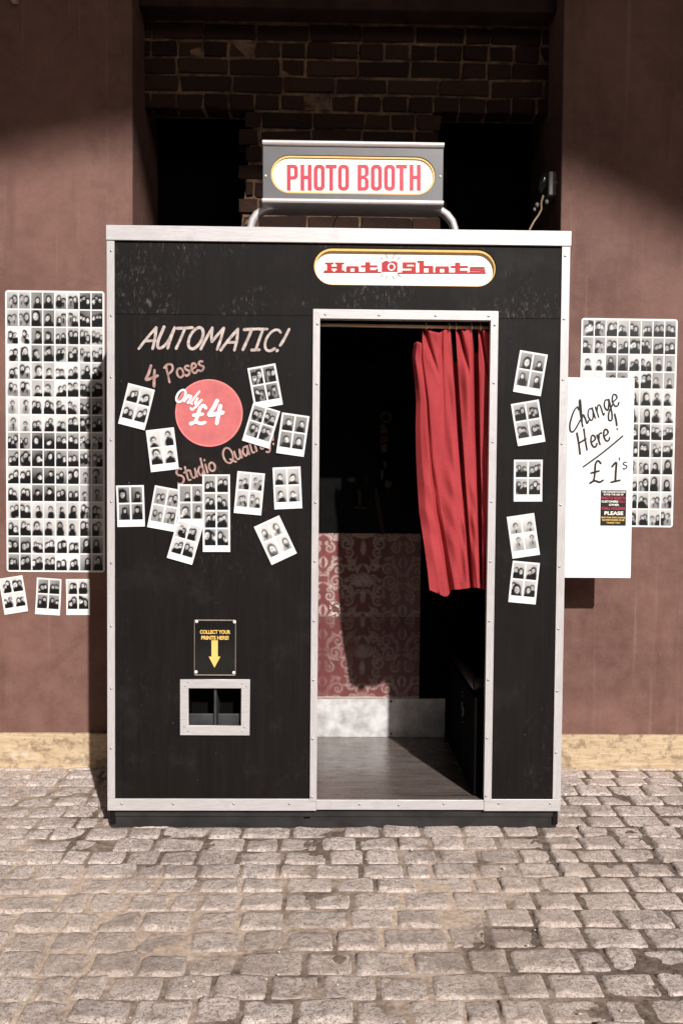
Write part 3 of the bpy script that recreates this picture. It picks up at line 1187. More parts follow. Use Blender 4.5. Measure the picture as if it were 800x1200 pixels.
def smooth_line(pts, n=7):
    pts = [Vector((x, y)) for x, y in pts]
    if len(pts) == 2:
        return [pts[0].lerp(pts[1], k / 5) for k in range(6)]
    out = []
    for i in range(len(pts) - 1):
        p0, p1, p2, p3 = pts[max(i - 1, 0)], pts[i], pts[i + 1], pts[min(i + 2, len(pts) - 1)]
        for k in range(n):
            t = k / n
            out.append(.5 * ((2 * p1) + (p2 - p0) * t + (2 * p0 - 5 * p1 + 4 * p2 - p3) * t * t + (3 * p1 - p0 - 3 * p2 + p3) * t ** 3))
    out.append(pts[-1])
    return out


ZOFF = [0]


def ribbon(mb, pts, w, to3, rng, taper=.25):
    """one brush stroke as a strip with rounded ends; to3 maps (x, y, lift) to the world"""
    ZOFF[0] += 1
    lift = .00016 * (ZOFF[0] % 7)
    ds = [0]
    for a, b in zip(pts, pts[1:]):
        ds.append(ds[-1] + (b - a).length)
    L = max(ds[-1], 1e-6)
    d0, d1 = (pts[1] - pts[0]).normalized(), (pts[-1] - pts[-2]).normalized()
    ext = [(pts[0] - d0 * w * .5 * q, s) for q, s in ((1, .12), (.8, .6), (.45, .9))]
    exe = [(pts[-1] + d1 * w * .5 * q, s) for q, s in ((.45, .9), (.8, .6), (1, .12))]
    wob = [1 + rng.uniform(-.12, .12) for _ in range(5)]
    seq = [(p, s * wob[0]) for p, s in ext]
    for p, d in zip(pts, ds):
        t = d / L * 3.999
        i = int(t)
        seq.append((p, wob[i] * (1 - (t - i)) + wob[i + 1] * (t - i)))
    seq += [(p, s * wob[4] * (1 - taper)) for p, s in exe]
    rows = []
    n = len(seq)
    for i, (p, s) in enumerate(seq):
        t = (seq[min(i + 1, n - 1)][0] - seq[max(i - 1, 0)][0])
        t = t.normalized() if t.length > 1e-9 else d0
        nn = Vector((-t.y, t.x)) * (w * .5 * s)
        lift += .000004
        rows.append((mb.bm.verts.new(to3(p + nn, lift)), mb.bm.verts.new(to3(p - nn, lift))))
    for a, b in zip(rows, rows[1:]):
        mb.bm.faces.new((a[0], a[1], b[1], b[0]))


def brush(text, p0, p1, cap, Y, width, shear=.25, seed=1, mb=None, glyphs=None):
    """hand lettering along the baseline p0-p1 (photo pixels on plane Y), capital height cap in pixels"""
    rng = random.Random(seed)
    mb = mb or MB()
    gl = [(glyphs or {}).get(c, c) for c in text]
    adv = sum(GL[c][0] for c in gl)
    a, b = P(p0[0], p0[1], Y), P(p1[0], p1[1], Y)
    ux = (b - a)
    Lw = Vector((ux.x, 0, ux.z)).length
    sx = Lw / adv
    ex = Vector((ux.x, 0, ux.z)).normalized()
    ey = Vector((-ex.z, 0, ex.x))
    k = (P(p0[0], p0[1], Y) - P(p0[0], p0[1] - 10, Y)).length / 10
    hz = cap * k
    wd = width * k
    x = 0
    for c in gl:
        w, st = GL[c]
        jy = rng.uniform(-.03, .03)
        for s in st:
            pts = [(q.x, q.y) for q in smooth_line(s)]
            pts2 = [Vector(((x + qx) * sx + shear * qy * hz, (qy + jy) * hz)) for qx, qy in pts]

            def to3(v, lift):
                r = a + ex * v.x + ey * v.y
                return (r.x, Y - lift, r.z)
            ribbon(mb, pts2, wd, to3, rng)
        x += w
    return mb


YT = YF - .0012
t1 = brush('AUTOMATIC!', (163, 408), (333, 411.5), 25, YT, 3.3, .34, 4)
t1.build('lettering', MT['chalk'], booth)['label'] = 'pale hand-painted word AUTOMATIC!'
m4 = brush('4', (172, 453), (187, 449), 22, YT, 3.1, .2, 5)
brush('Poses', (197, 448), (241, 432.5), 19, YT, 2.5, .1, 6, m4)
m4.build('lettering', MT['rose'], booth)['label'] = 'faded hand-painted words 4 Poses'
mb = MB()
disc(mb, 245, 484, 37.6, YT, 64)
pc = mb.build('price_disc', MT['pink'], booth)
pc['label'] = 'coral painted disc behind the price'
mb = MB()
disc(mb, 245, 484, 39.2, YT - .0001, 64, 37.4)
mb.build('disc_rim', MT['pinkrim'], pc)
mo = brush('O', (204, 470), (215, 472), 15, YT - .0014, 2.6, .25, 7)
brush('nly', (215.5, 470), (233, 476.5), 16, YT - .0014, 2.4, .25, 8, mo)
mo.build('lettering', MT['white'], booth)['label'] = 'white hand-painted word Only'
m4 = brush('\u00a3', (222, 497), (242, 496), 21, YT - .0014, 4.0, .25, 9)
brush('4', (244, 495), (262, 493), 24, YT - .0014, 4.6, .22, 10, m4)
m4.build('lettering', MT['white'], booth)['label'] = 'white hand-painted price \u00a34'
m4 = brush('Studio', (209.5, 568), (254, 549.5), 17.5, YT, 2.3, .1, 11)
brush('Quality!', (264, 545), (326, 518), 18, YT, 2.3, .1, 12, m4)
m4.build('lettering', MT['rose'], booth)['label'] = 'faded hand-painted words Studio Quality!'

# instruction plate
px0, px1, pz0, pz1 = X(228.5, 758), X(276, 758), Z(252, 790), Z(252, 727)
mb = MB()
mb.box(px0, px1, -.006, -.0006, pz0, pz1, .0008)
pl = mb.build('instruction_plate', MT['acrylic'], booth)
pl['label'] = 'black acrylic plate telling where to collect prints'
mb = MB()
for (a, b, c_, d) in ((px0, px1, pz1, pz1 + .003), (px0, px1, pz0 - .003, pz0), (px0 - .0014, px0, pz0, pz1), (px1, px1 + .0014, pz0, pz1)):
    mb.box(a, b, -.007, -.0006, c_, d)
mb.build('plate_edge', MT['edge'], pl)
mb = MB()
c = P(252.5, 740.2, YF)
add_mesh(mb, font_mesh('COLLECT YOUR', 35.5 / PXM, 4.6 / PXM, (c.x, c.z), -.0066, .035))
c = P(252.3, 747, YF)
add_mesh(mb, font_mesh('PRINTS HERE!', 32 / PXM, 4.6 / PXM, (c.x, c.z), -.0066, .035))
mb.build('lettering', MT['gold'], pl)
mb = MB()
pts = [(248.2, 750), (255.6, 750), (255.6, 769), (258.6, 769), (251.7, 782), (245, 769), (248.2, 769)]
mb.poly([(P(x, y, YF).x, -.0066, P(x, y, YF).z) for x, y in pts])
mb.build('arrow', MT['gold'], pl)
screws(pl, [(230.5, 728.3), (274.8, 728.8), (229.8, 787.5), (274, 788.3)], -.0062, 'screw_w', .0056)

# print chute
ox0, ox1, oz0, oz1 = X(212, 828), X(292.5, 828), Z(252, 860.5), Z(252, 796)
ix0, ix1, iz0, iz1 = X(221, 828), X(283.3, 828), Z(252, 850), Z(252, 805.5)
ch = link('print_chute', plate_mesh('x', rect(ox0, ox1, oz0, oz1), [rect(ix0, ix1, iz0, iz1)], -.009, -.0004, .0012), MT['alu'], booth)
screws(ch, [(220.5, 799.5), (217, 804), (284, 801), (289, 804), (216.5, 851.5), (220.5, 856.5), (286.5, 852), (284, 857)], -.0088, 'screw', .0032)
mb = MB()
mb.box(cx0 + .0005, cx1 - .0005, .10, .104, cz0 - .05, cz1)
mb.box(cx0 - .003, cx0, .016, .104, cz0 - .05, cz1 + .003)
mb.box(cx1, cx1 + .003, .016, .104, cz0 - .05, cz1 + .003)
mb.box(cx0, cx1, .016, .10, cz1 + .0005, cz1 + .003)
mb.build('chute_box', MT['black'], ch)
mb = MB()
zz = Z(252, 836, .05)
for (a, b) in ((cx0 + .001, (ix0 + ix1) / 2 - .006), ((ix0 + ix1) / 2 + .006, cx1 - .001)):
    mb.box(a, b, .022, .03, cz0 - .004, zz + .006, .002)
mb.build('chute_flap', MT['chute'], ch)
mb = MB()
xm = X(252, 828)
mb.box(xm - .004, xm + .004, .008, .10, cz0, cz1 - .004)
mb.build('chute_divider', MT['chute'], ch)

# ------------------------------------------------------------------ curtain
def curtain():
    root = thing('curtain', 'short red cotton curtain bunched at the right of the booth doorway', 'curtain', (X(530, 540), .05, Z(530, 540)))
    nu, nv = 220, 90
    xr = X(582, 500)
    # left outline by photo row
    ly = [378, 400, 420, 445, 470, 500, 530, 560, 600, 640, 670, 700]
    lx = [491, 485, 482.6, 485.5, 487.5, 486.8, 487.2, 488.5, 491, 497, 501, 504]
    # knots: cloth s, x (photo px at top), x (photo px at bottom), depth of fold (m, + = away), top row px
    kn = [  # s, xtop, xbot, ytop_off, yback, ypx_top
        (0.00, 485, 501, .030, 403),
        (0.05, 488, 512, .006, 400),
        (0.10, 493.5, 521, .000, 402),
        (0.125, 495.5, 525, .030, 412),
        (0.15, 492.5, 528, .016, 388),
        (0.18, 494, 531, .002, 385),
        (0.24, 506, 537, -.002, 388.5),
        (0.29, 514, 541, -.004, 390),
        (0.34, 520, 545, -.003, 386.5),
        (0.42, 527.5, 550, .004, 384),
        (0.445, 528.2, 550.6, .035, 404),
        (0.47, 529.5, 551, .055, 424),
        (0.51, 534.5, 552, .055, 424),
        (0.535, 535.6, 553.5, .030, 398),
        (0.55, 532.8, 555, .006, 378.5),
        (0.58, 538, 556.5, .002, 384),
        (0.62, 543.5, 559, -.005, 389),
        (0.66, 549, 561, -.004, 383),
        (0.685, 552.6, 562, .006, 384),
        (0.705, 553.6, 562.8, .038, 398),
        (0.73, 555, 563.3, .055, 413),
        (0.765, 560.4, 564, .055, 413),
        (0.79, 561.2, 565, .028, 395),
        (0.81, 559.5, 566, .004, 378.5),
        (0.86, 565, 568.5, .000, 386),
        (0.90, 571, 571, -.004, 389),
        (0.95, 578, 576, .006, 384),
        (1.00, 584, 580, .018, 386)]
    kn = np.array(kn)
    s = np.linspace(0, 1, nu)
    # smooth interpolation
    def interp(col):
        y = np.interp(s, kn[:, 0], kn[:, col])
        k = np.array([.15, .7, .15])
        for _ in range(2):
            y = np.convolve(np.pad(y, 1, mode='edge'), k, mode='valid')
        return y
    xt, xb, yo, yt = interp(1), interp(2), interp(3), interp(4)
    rows = np.linspace(0, 1, nv)
    Vv = np.zeros((nv, nu, 3))
    rng = np.random.default_rng(2)
    ph = rng.uniform(0, 6, 4)
    for j, t in enumerate(rows):
        for i in range(nu):
            bot = 689.5 + 1.2 * math.sin(s[i] * 9) + (8.5 / (1 + math.exp((s[i] - .125) / .008)) * min(1, (s[i] + .02) / .1))
            py = yt[i] * (1 - t) + bot * t
            tt = min(max((py - 385) / 305, 0), 1)
            e = tt ** 1.15
            px = xt[i] * (1 - e) + xb[i] * e
            wgt = math.exp(-(s[i] / .22) ** 2)
            lo = np.interp(py, ly, lx)
            base = xt[0] * (1 - e) + xb[0] * e
            px += (lo - base) * wgt
            # narrow waist of the second panel, wide cloth
            d = yo[i] * (1 - .25 * tt) + .006 * math.sin(tt * 5 + s[i] * 14 + ph[0]) * tt + .003 * math.sin(tt * 11 + s[i] * 30 + ph[1])
            # pinch folds sewn into the heading
            pin = max(0, 1 - tt * 5.0)
            d += .030 * pin * math.exp(-((s[i] - .185 - .45 * tt) / .014) ** 2)
            d += .014 * max(0, 1 - tt * 2.2) * math.exp(-((s[i] - .31 + .10 * tt) / .018) ** 2)
            d += .036 * pin * math.exp(-((s[i] - .575 - .42 * tt) / .014) ** 2)
            d += .036 * pin * math.exp(-((s[i] - .835 - .42 * tt) / .014) ** 2)
            d += .0028 * math.sin(tt * 7 + s[i] * 23 + 1.3 * math.sin(tt * 4 + s[i] * 9)) * (.4 + tt)
            d += .0022 * math.sin(tt * 31 - s[i] * 41 + 2 * math.sin(tt * 9)) * math.sin(tt * 5 + s[i] * 17)
            p = P(px, py, YC0 + d)
            Vv[j, i] = (p.x, p.y, p.z)
    idx = np.arange(nu * nv).reshape(nv, nu)
    q = np.stack([idx[:-1, :-1], idx[1:, :-1], idx[1:, 1:], idx[:-1, 1:]], -1).reshape(-1, 4)
    me = D.meshes.new('curtain')
    me.from_pydata(Vv.reshape(-1, 3).tolist(), [], q.tolist())
    o = link('cloth', me, MT['curtain'], root, smooth=True)
    sm = o.modifiers.new('thickness', 'SOLIDIFY')
    sm.thickness = .0018
    # hems: a doubled band along the free edge and the bottom, standing slightly proud
    def hem(sel, name):
        vs = []
        for (j, i) in sel:
            vs.append(Vector(Vv[j, i]) + Vector((0, -.0022, 0)))
        return vs
    mb = MB()
    a = [Vector(Vv[j, 0]) + Vector((-.0006, -.003, 0)) for j in range(2, nv)]
    b = [Vector(Vv[j, 9]) + Vector((0, -.0024, 0)) for j in range(2, nv)]
    for k in range(len(a) - 1):
        mb.bm.faces.new([mb.bm.verts.new(v) for v in (a[k], a[k + 1], b[k + 1], b[k])])
    bmesh.ops.remove_doubles(mb.bm, verts=mb.bm.verts, dist=1e-5)
    h = mb.build('side_hem', MT['curtain'], root, smooth=True)
    mb = MB()
    a = [Vector(Vv[nv - 1, i]) + Vector((0, -.0026, 0)) for i in range(12, nu)]
    b = [Vector(Vv[nv - 3, i]) + Vector((0, -.0022, 0)) for i in range(12, nu)]
    for k in range(len(a) - 1):
        mb.bm.faces.new([mb.bm.verts.new(v) for v in (a[k], a[k + 1], b[k + 1], b[k])])
    bmesh.ops.remove_doubles(mb.bm, verts=mb.bm.verts, dist=1e-5)
    mb.build('bottom_hem', MT['curtain'], root, smooth=True)
    for px in (499, 526, 534, 552, 562.5):
        c_ = P(px, 382, YC0)
        mb = MB()
        ring = [(c_.x, c_.y + .011 * math.cos(2 * math.pi * k / 16), rodz - .002 + .013 * math.sin(2 * math.pi * k / 16)) for k in range(17)]
        mb.tube(ring, .0014, 6)
        mb.build('curtain_ring', MT['brass'], root, smooth=True)


curtain()

# ------------------------------------------------------------------ portraits
def sitters(rng, people=None):
    """who sits for one set of pictures: head count, hair, clothes, backdrop"""
    n = people or int(rng.choice([1, 2, 2, 2, 3]))
    return dict(n=n, bg=rng.uniform(.30, .70), grad=rng.uniform(-.05, .28), con=rng.uniform(1.1, 1.6), exp=rng.normal(0, .03),
                who=[dict(r=rng.uniform(.9, 1.25), hair=float(rng.choice([.012, .015, .02, .03, .04, .06])), long=rng.random() < .45,
                          cloth=float(rng.choice([.015, .02, .03, .04, .12, .34])), hat=rng.random() < .12, beard=rng.random() < .2,
                          face=rng.uniform(.60, .90)) for _ in range(n)])


def portrait(rng, st, h=18, w=14):
    """grey values of one small black-and-white booth picture on an h x w grid (row 0 at the bottom)"""
    X_, Y_ = np.meshgrid(np.linspace(0, 1, w), np.linspace(0, 1.25, h))
    soft = lambda d, k=.05: 1 / (1 + np.exp(np.clip(d / k, -30, 30)))
    im = st['bg'] - st['grad'] * (1 - Y_ / 1.25) + rng.uniform(-.10, .10) * (X_ - .5)

    def ell(cx, cy, rx, ry, v, k=.09, rot=0):
        dx, dy = X_ - cx, Y_ - cy
        c, s = math.cos(rot), math.sin(rot)
        d = np.hypot((dx * c + dy * s) / rx, (-dx * s + dy * c) / ry) - 1
        m = soft(d, k)
        return im * (1 - m) + v * m

    n = st['n']
    lean = rng.normal(0, .06)
    base = {1: .17, 2: .165, 3: .14}[n] * rng.choice([.9, 1.0, 1.1, 1.45], p=[.3, .35, .25, .1])
    for i in rng.permutation(n):
        q = st['who'][i]
        cx = {1: [.5], 2: [.31, .69], 3: [.22, .52, .8]}[n][i] + rng.normal(0, .06) + lean
        cy = rng.uniform(.48, .84)
        r = base * q['r']
        tilt = rng.normal(0, .35)
        im = ell(cx + rng.normal(0, .05), cy - r * 3.0, r * rng.uniform(1.6, 2.4), r * 2.05, q['cloth'])
        if q['cloth'] > .2:
            im = ell(cx, cy - r * 2.2, r * .3, r * .8, .05, .2)
        if q['long']:
            im = ell(cx, cy - r * .45, r * 1.35, r * 2.0, q['hair'])
        im = ell(cx, cy + r * .35, r * 1.16, r * 1.2, q['hair'], .1, tilt)
        turn = rng.normal(0, .30)
        fx = cx + turn * r * .5 + math.sin(tilt) * r * .3
        fy = cy - r * .12
        im = ell(fx, fy, r * .78, r * 1.03, q['face'], .10, tilt)
        im = ell(fx - turn * r * .9, fy - r * .1, r * .35, r * .8, q['face'] * .62, .3, tilt)
        ex, ey = math.cos(tilt) * r * .33, -math.sin(tilt) * r * .33
        im = ell(fx - ex, fy + r * .16 - ey, r * .18, r * .12, .10, .35)
        im = ell(fx + ex, fy + r * .16 + ey, r * .18, r * .12, .10, .35)
        mo = rng.random()
        im = ell(fx + math.sin(tilt) * -r * .4, fy - r * .52, r * (.20 if mo < .6 else .30), r * (.08 if mo < .6 else .17), .12 if mo < .8 else .9, .35)
        if q['beard']:
            im = ell(fx, fy - r * .85, r * .55, r * .35, q['hair'] + .05, .25)
        if q['hat']:
            im = ell(cx, cy + r * 1.0, r * 1.25, r * .45, .02, .12, tilt)
        if rng.random() < .22:
            im = ell(cx + rng.choice([-1, 1]) * r * 1.3, cy - r * rng.uniform(0, 1.6), r * .42, r * .6, q['face'] * .9, .25, rng.normal(0, .8))
    im = np.clip((im - .45) * st['con'] + .41 + st['exp'], .006, .90)
    if rng.random() < .5:
        im = im[:, ::-1]
    return im


def prints_mesh(name, frames, surf):
    """frames: list of (x0, x1, z0, z1, grid); surf maps local (x, z) -> Vector"""
    verts, faces, cols = [], [], []
    for (x0, x1, z0, z1, im) in frames:
        h, w = im.shape
        b = len(verts)
        for j in range(h):
            for i in range(w):
                verts.append(surf(x0 + (x1 - x0) * i / (w - 1), z0 + (z1 - z0) * j / (h - 1)))
                v = float(im[j, i])
                cols += [v, v * .985, v * .975, 1]
        for j in range(h - 1):
            for i in range(w - 1):
                q = b + j * w + i
                faces.append((q, q + 1, q + w + 1, q + w))
    me = D.meshes.new(name)
    me.from_pydata([tuple(v) for v in verts], [], faces)
    me.attributes.new('print', 'FLOAT_COLOR', 'POINT').data.foreach_set('color', cols)
    return me


CARD_N = [0]


def photo_card(tl, tr, bl, Y, label, rows=2, lift=0.0, curl=.004, wall=False, people=None, bright=None):
    CARD_N[0] += 1
    rng = np.random.default_rng(100 + CARD_N[0])
    A, B, C_ = P(*tl, Y), P(*tr, Y), P(*bl, Y)
    ex = Vector((B.x - A.x, 0, B.z - A.z))
    ez = Vector((A.x - C_.x, 0, A.z - C_.z))
    w, h = ex.length, ez.length
    ex.normalize()
    ez = (ez - ex * ez.dot(ex)).normalized()
    c0 = Vector((C_.x, Y, C_.z))
    cu = curl * rng.uniform(.5, 1.2)
    cn = rng.choice([0, 1, 2, 3])

    def surf(x, z, off=0.0):
        u, v = x / w, z / h
        d = lift + .0008 + cu * .45 * (2 * v - 1) ** 2
        q = {0: u * v, 1: (1 - u) * v, 2: u * (1 - v), 3: (1 - u) * (1 - v)}[int(cn)]
        d += cu * 1.4 * q ** 3
        r = c0 + ex * x + ez * z
        return Vector((r.x, Y - d - off, r.z))

    root = thing('photo_card', label, 'photo', surf(w / 2, h / 2), 'cards of four portraits stuck up')
    nx, nz = 8, 12
    vs, fs = [], []
    for layer, off in ((0, .0), (1, .0005)):
        for j in range(nz):
            for i in range(nx):
                vs.append(tuple(surf(w * i / (nx - 1), h * j / (nz - 1), -off)))
    n = nx * nz
    for j in range(nz - 1):
        for i in range(nx - 1):
            q = j * nx + i
            fs.append((q, q + 1, q + nx + 1, q + nx))
            fs.append((n + q, n + q + nx, n + q + nx + 1, n + q + 1))
    ring = [i for i in range(nx)] + [j * nx + nx - 1 for j in range(1, nz)] + [(nz - 1) * nx + i for i in range(nx - 2, -1, -1)] + [j * nx for j in range(nz - 2, 0, -1)]
    for a, b in zip(ring, ring[1:] + ring[:1]):
        fs.append((a, n + a, n + b, b))
    me = D.meshes.new('paper')
    me.from_pydata(vs, [], fs)
    link('paper', me, MT['paper'], root)
    mx = .07 * w
    gap = .06 * w
    fw = (w - 2 * mx - gap) / 2
    zb_ = (.17 if rows == 2 else .085) * h
    zt_ = (.045 if rows == 2 else .02) * h
    gz = .04 * h if rows == 2 else .022 * h
    fh = (h - zb_ - zt_ - gz * (rows - 1)) / rows
    st = sitters(rng, people)
    for j in range(rows):
        for i in range(2):
            x0 = mx + i * (fw + gap)
            z0 = zb_ + j * (fh + gz)
            im = portrait(rng, st, 20, 16)
            m = prints_mesh('portrait', [(x0, x0 + fw, z0, z0 + fh, im)], lambda x, z: surf(x, z, .0004))
            link('portrait', m, MT['print'], root, smooth=True)
    return root


YC = YF - .0005
CARDS = [
    ((152.8, 449.4), (184, 457.5), (138.8, 496.3), 'photo card leaning right at upper left of the booth, below the word AUTOMATIC', 0, 2),
    ((171.6, 504.4), (204.4, 500.6), (177.2, 553.4), 'photo card just below and left of the coral price disc', 0, 1),
    ((290, 431.7), (322.8, 425.8), (298.8, 480), 'topmost photo card right of the coral disc, its foot under another card', 0, 2),
    ((299.2, 473.3), (330.8, 483), (283.7, 516.3), 'strongly tilted photo card overlapping the end of the word Quality', .0032, 2),
    ((330.8, 483.3), (363, 488), (323.7, 530.8), 'photo card right of the tilted pair, touching the left door frame', .0008, 1),
    ((137.8, 569), (170, 568.4), (138, 617.5), 'upright photo card at the far left beside the metal edging, showing dark curves', 0, 1),
    ((181, 568.4), (213, 574.4), (173, 617.5), 'second card from the left in the lower cluster, leaning right', 0, 2),
    ((208, 567.5), (240, 567.5), (209, 616), 'mostly covered photo card in the middle of the lower cluster', .0020, 1),
    ((212, 609), (241.5, 617.5), (196, 653.4), 'lowest card of the cluster, tilted right with its left foot hanging lowest', .0044, 2),
    ((278.8, 552), (311, 555), (274, 601), 'lone photo card below Studio Quality, between the long strip and the right card', 0, 2),
    ((319.4, 548), (352, 546.6), (321.6, 597), 'photo card with a curled top corner beside the left door frame', 0, 1),
    ((297.5, 617.5), (327, 603.8), (318.4, 662), 'lowest right card on the left panel, tilted steeply left', 0, 1),
    ((607.5, 410), (640, 415.5), (600.5, 459), 'top card of the five right of the doorway, leaning right', 0, 1),
    ((596, 474), (628.5, 468.5), (606, 523), 'second card down right of the doorway, leaning left', 0, 2),
    ((601.3, 538.7), (634.7, 538.7), (601.3, 587.7), 'middle card of the five right of the doorway, hung straight', 0, 3),
    ((592, 606), (624, 601.3), (600, 654.7), 'fourth card down right of the doorway, showing single heads', 0, 1),
    ((602, 657), (634, 660), (595, 705.3), 'lowest card of the five right of the doorway', 0, 2),
]
for tl, tr, bl, lab, lift, ppl in CARDS:
    photo_card(tl, tr, bl, YC, lab, 2, lift, .003, people=ppl)
photo_card((238.8, 556), (271, 556), (238, 646.6), YC, 'long uncut photo strip of eight portraits in the middle of the cluster', 4, .0034, .002, people=2)
YWC = YW - .0006
for tl, tr, bl, lab in (((-1.7, 678.4), (26.3, 674), (6, 720.4), 'tilted photo card on the plaster at the left picture edge, below the tall sheet'),
                        ((43.8, 676.6), (73, 678.4), (41.5, 719.5), 'middle of the three photo cards on the plaster below the tall sheet'),
                        ((78.2, 678.4), (106, 678.4), (78.2, 720.7), 'photo card on the plaster nearest the booth, half in its shadow')):
    photo_card(tl, tr, bl, YWC, lab, 2, .0, .003, people=2)


def photo_sheet(tl, tr, bl, cols, rows, Y, label, seed):
    rng = np.random.default_rng(seed)
    A, B, C_ = P(*tl, Y), P(*tr, Y), P(*bl, Y)
    ex = Vector((B.x - A.x, 0, B.z - A.z))
    ez = Vector((A.x - C_.x, 0, A.z - C_.z))
    w, h = ex.length, ez.length
    ex.normalize()
    ez = (ez - ex * ez.dot(ex)).normalized()
    c0 = Vector((C_.x, Y, C_.z))

    def surf(x, z, off=0.0):
        r = c0 + ex * x + ez * z
        return Vector((r.x, Y - off, r.z))
    root = thing('photo_sheet', label, 'photo sheet', surf(w / 2, h / 2), 'tall sheets of many portraits')
    mb = MB()
    rc = .012
    o = []
    for cx, cz, a0 in ((w - rc, rc, -90), (w - rc, h - rc, 0), (rc, h - rc, 90), (rc, rc, 180)):
        for k in range(5):
            a = math.radians(a0 + 90 * k / 4)
            o.append((cx + rc * math.cos(a), cz + rc * math.sin(a)))
    f = [mb.bm.verts.new(surf(x, z, .004)) for x, z in o]
    b = [mb.bm.verts.new(surf(x, z, .0)) for x, z in o]
    mb.bm.faces.new(f)
    for i in range(len(o)):
        j = (i + 1) % len(o)
        mb.bm.faces.new((f[i], b[i], b[j], f[j]))
    mb.build('backing_sheet', MT['paper'], root)
    m = .005
    cw, chh = (w - 2 * m) / cols, (h - 2 * m) / rows
    fr = []
    blocks = {}
    for r in range(rows):
        for c in range(cols):
            key = (r // 2, c // 2)
            if key not in blocks:
                blocks[key] = sitters(rng)
            im = portrait(rng, blocks[key], 19, 14)
            x0, z0 = m + c * cw, m + (rows - 1 - r) * chh
            fr.append((x0 + .0026, x0 + cw - .0026, z0 + .0028, z0 + chh - .0032, im))
    me = prints_mesh('portrait_rows', fr, lambda x, z: surf(x, z, .0046))
    link('portrait_rows', me, MT['print'], root, smooth=True)


photo_sheet((7.5, 340.2), (123.6, 341.6), (8.6, 670), 8, 16, YW, 'tall sheet of tiny portraits on the left wall, edge in the booth shadow', 21)
photo_sheet((684, 372.8), (796.6, 374.4), (675.5, 617), 8, 12, YW, 'sheet of tiny portraits on the right wall, partly behind the white board', 22)

# ------------------------------------------------------------------ change board
YBD = .44
bt, bb = Z(700, 442.5, YBD), Z(700, 677.3, YBD)
bxr = X(740.8, 560, YBD)
tl_, tr_ = P(672, 442.5, YBD), P(742.8, 443.2, YBD)
br_, bl_ = P(738.6, 677.8, YBD), P(660, 677.2, YBD)
change = thing('sign', 'white handwritten board saying Change Here, jutting from the right side of the booth', 'sign', ((W2 + tr_.x) / 2, YBD, bb), 'signs on and beside the booth')
mb = MB()
mb.box(W2 - .0035, bxr, YBD, YBD + .018, bb, bt, .0015)
mb.build('board', MT['board'], change)
mb = MB()
mb.box(W2 - .003, W2 + .02, YBD + .0185, YBD + .05, bb + .05, bt - .05, .002)
mb.build('batten', MT['pine'], change)
YK = YBD - .0012
mb = brush('C', (667, 506), (681, 500), 24, YK, 1.9, .3, 31, None, {'C': 'C2'})
brush('hange', (681, 500), (727, 473.5), 23, YK, 1.7, .22, 32, mb)
brush('Here', (679, 531), (716, 515), 23, YK, 2.0, .16, 33, mb)
brush('!', (722, 504), (728, 501), 17, YK, 1.9, .1, 34, mb)
rng_ = random.Random(3)


def pxline(mb, a, b, w):
    pa, pb = P(*a, YK), P(*b, YK)
    pts = [Vector((pa.x, pa.z)).lerp(Vector((pb.x, pb.z)), k / 8) + Vector((0, -.004 * math.sin(math.pi * k / 8))) for k in range(9)]
    ribbon(mb, pts, w, lambda v, l: (v.x, YK - l, v.y), rng_)


pxline(mb, (683, 547), (729, 511), .0062)
brush('\u00a3', (689.5, 567), (708, 564), 25, YK, 2.1, .12, 35, mb)
brush('1', (714, 565), (729, 563), 22, YK, 2.1, .12, 36, mb)
brush("'s", (727, 551), (736, 548), 13, YK, 1.3, .1, 37, mb)
mb.build('lettering', MT['ink'], change)
nx0, nx1, nz0, nz1 = X(703.2, 595, YBD), X(732.8, 595, YBD), Z(718, 615.8, YBD), Z(718, 574.5, YBD)
mb = MB()
mb.box(nx0, nx1, YBD - .0016, YBD - .0004, nz0, nz1)
nt = mb.build('notice', MT['ink'], change)
nt['label'] = 'small black printed notice'
s_ = (nx1 - nx0) / 29.6
ncx = (nx0 + nx1) / 2


def nline(txt, y, h, w, mat, dx=0.0):
    mb = MB()
    add_mesh(mb, font_mesh(txt, w * s_, h * s_, (ncx + dx * s_, nz1 - (y - 574.5) * s_), YBD - .0021, .03))
    mb.build('lettering', MT[mat], nt)


nline('THIS CHANGE MACHINE', 576.5, 1.9, 27.5, 'cream')
nline('IS FOR THE USE OF', 579.5, 2.0, 23, 'cream')
nline('PHOTO BOOTH', 583.6, 3.2, 28, 'redtext')
nline('CUSTOMERS', 587.7, 2.4, 19.5, 'cream', -4.4)
nline('ONLY', 587.7, 2.4, 7, 'redtext', 10)
nline('OTHER', 591.5, 2.4, 12, 'cream', .5)
nline('STALL HOLDERS', 595.6, 3.0, 27.5, 'redtext')
nline('PLEASE', 601.2, 4.2, 22, 'cream', .6)
nline('FIND YOUR OWN CHANGE', 606.3, 1.9, 28, 'gold')
nline('SOMEWHERE ELSE', 609.2, 1.9, 26, 'gold')
nline('THANK YOU', 612.4, 2.0, 16, 'gold')

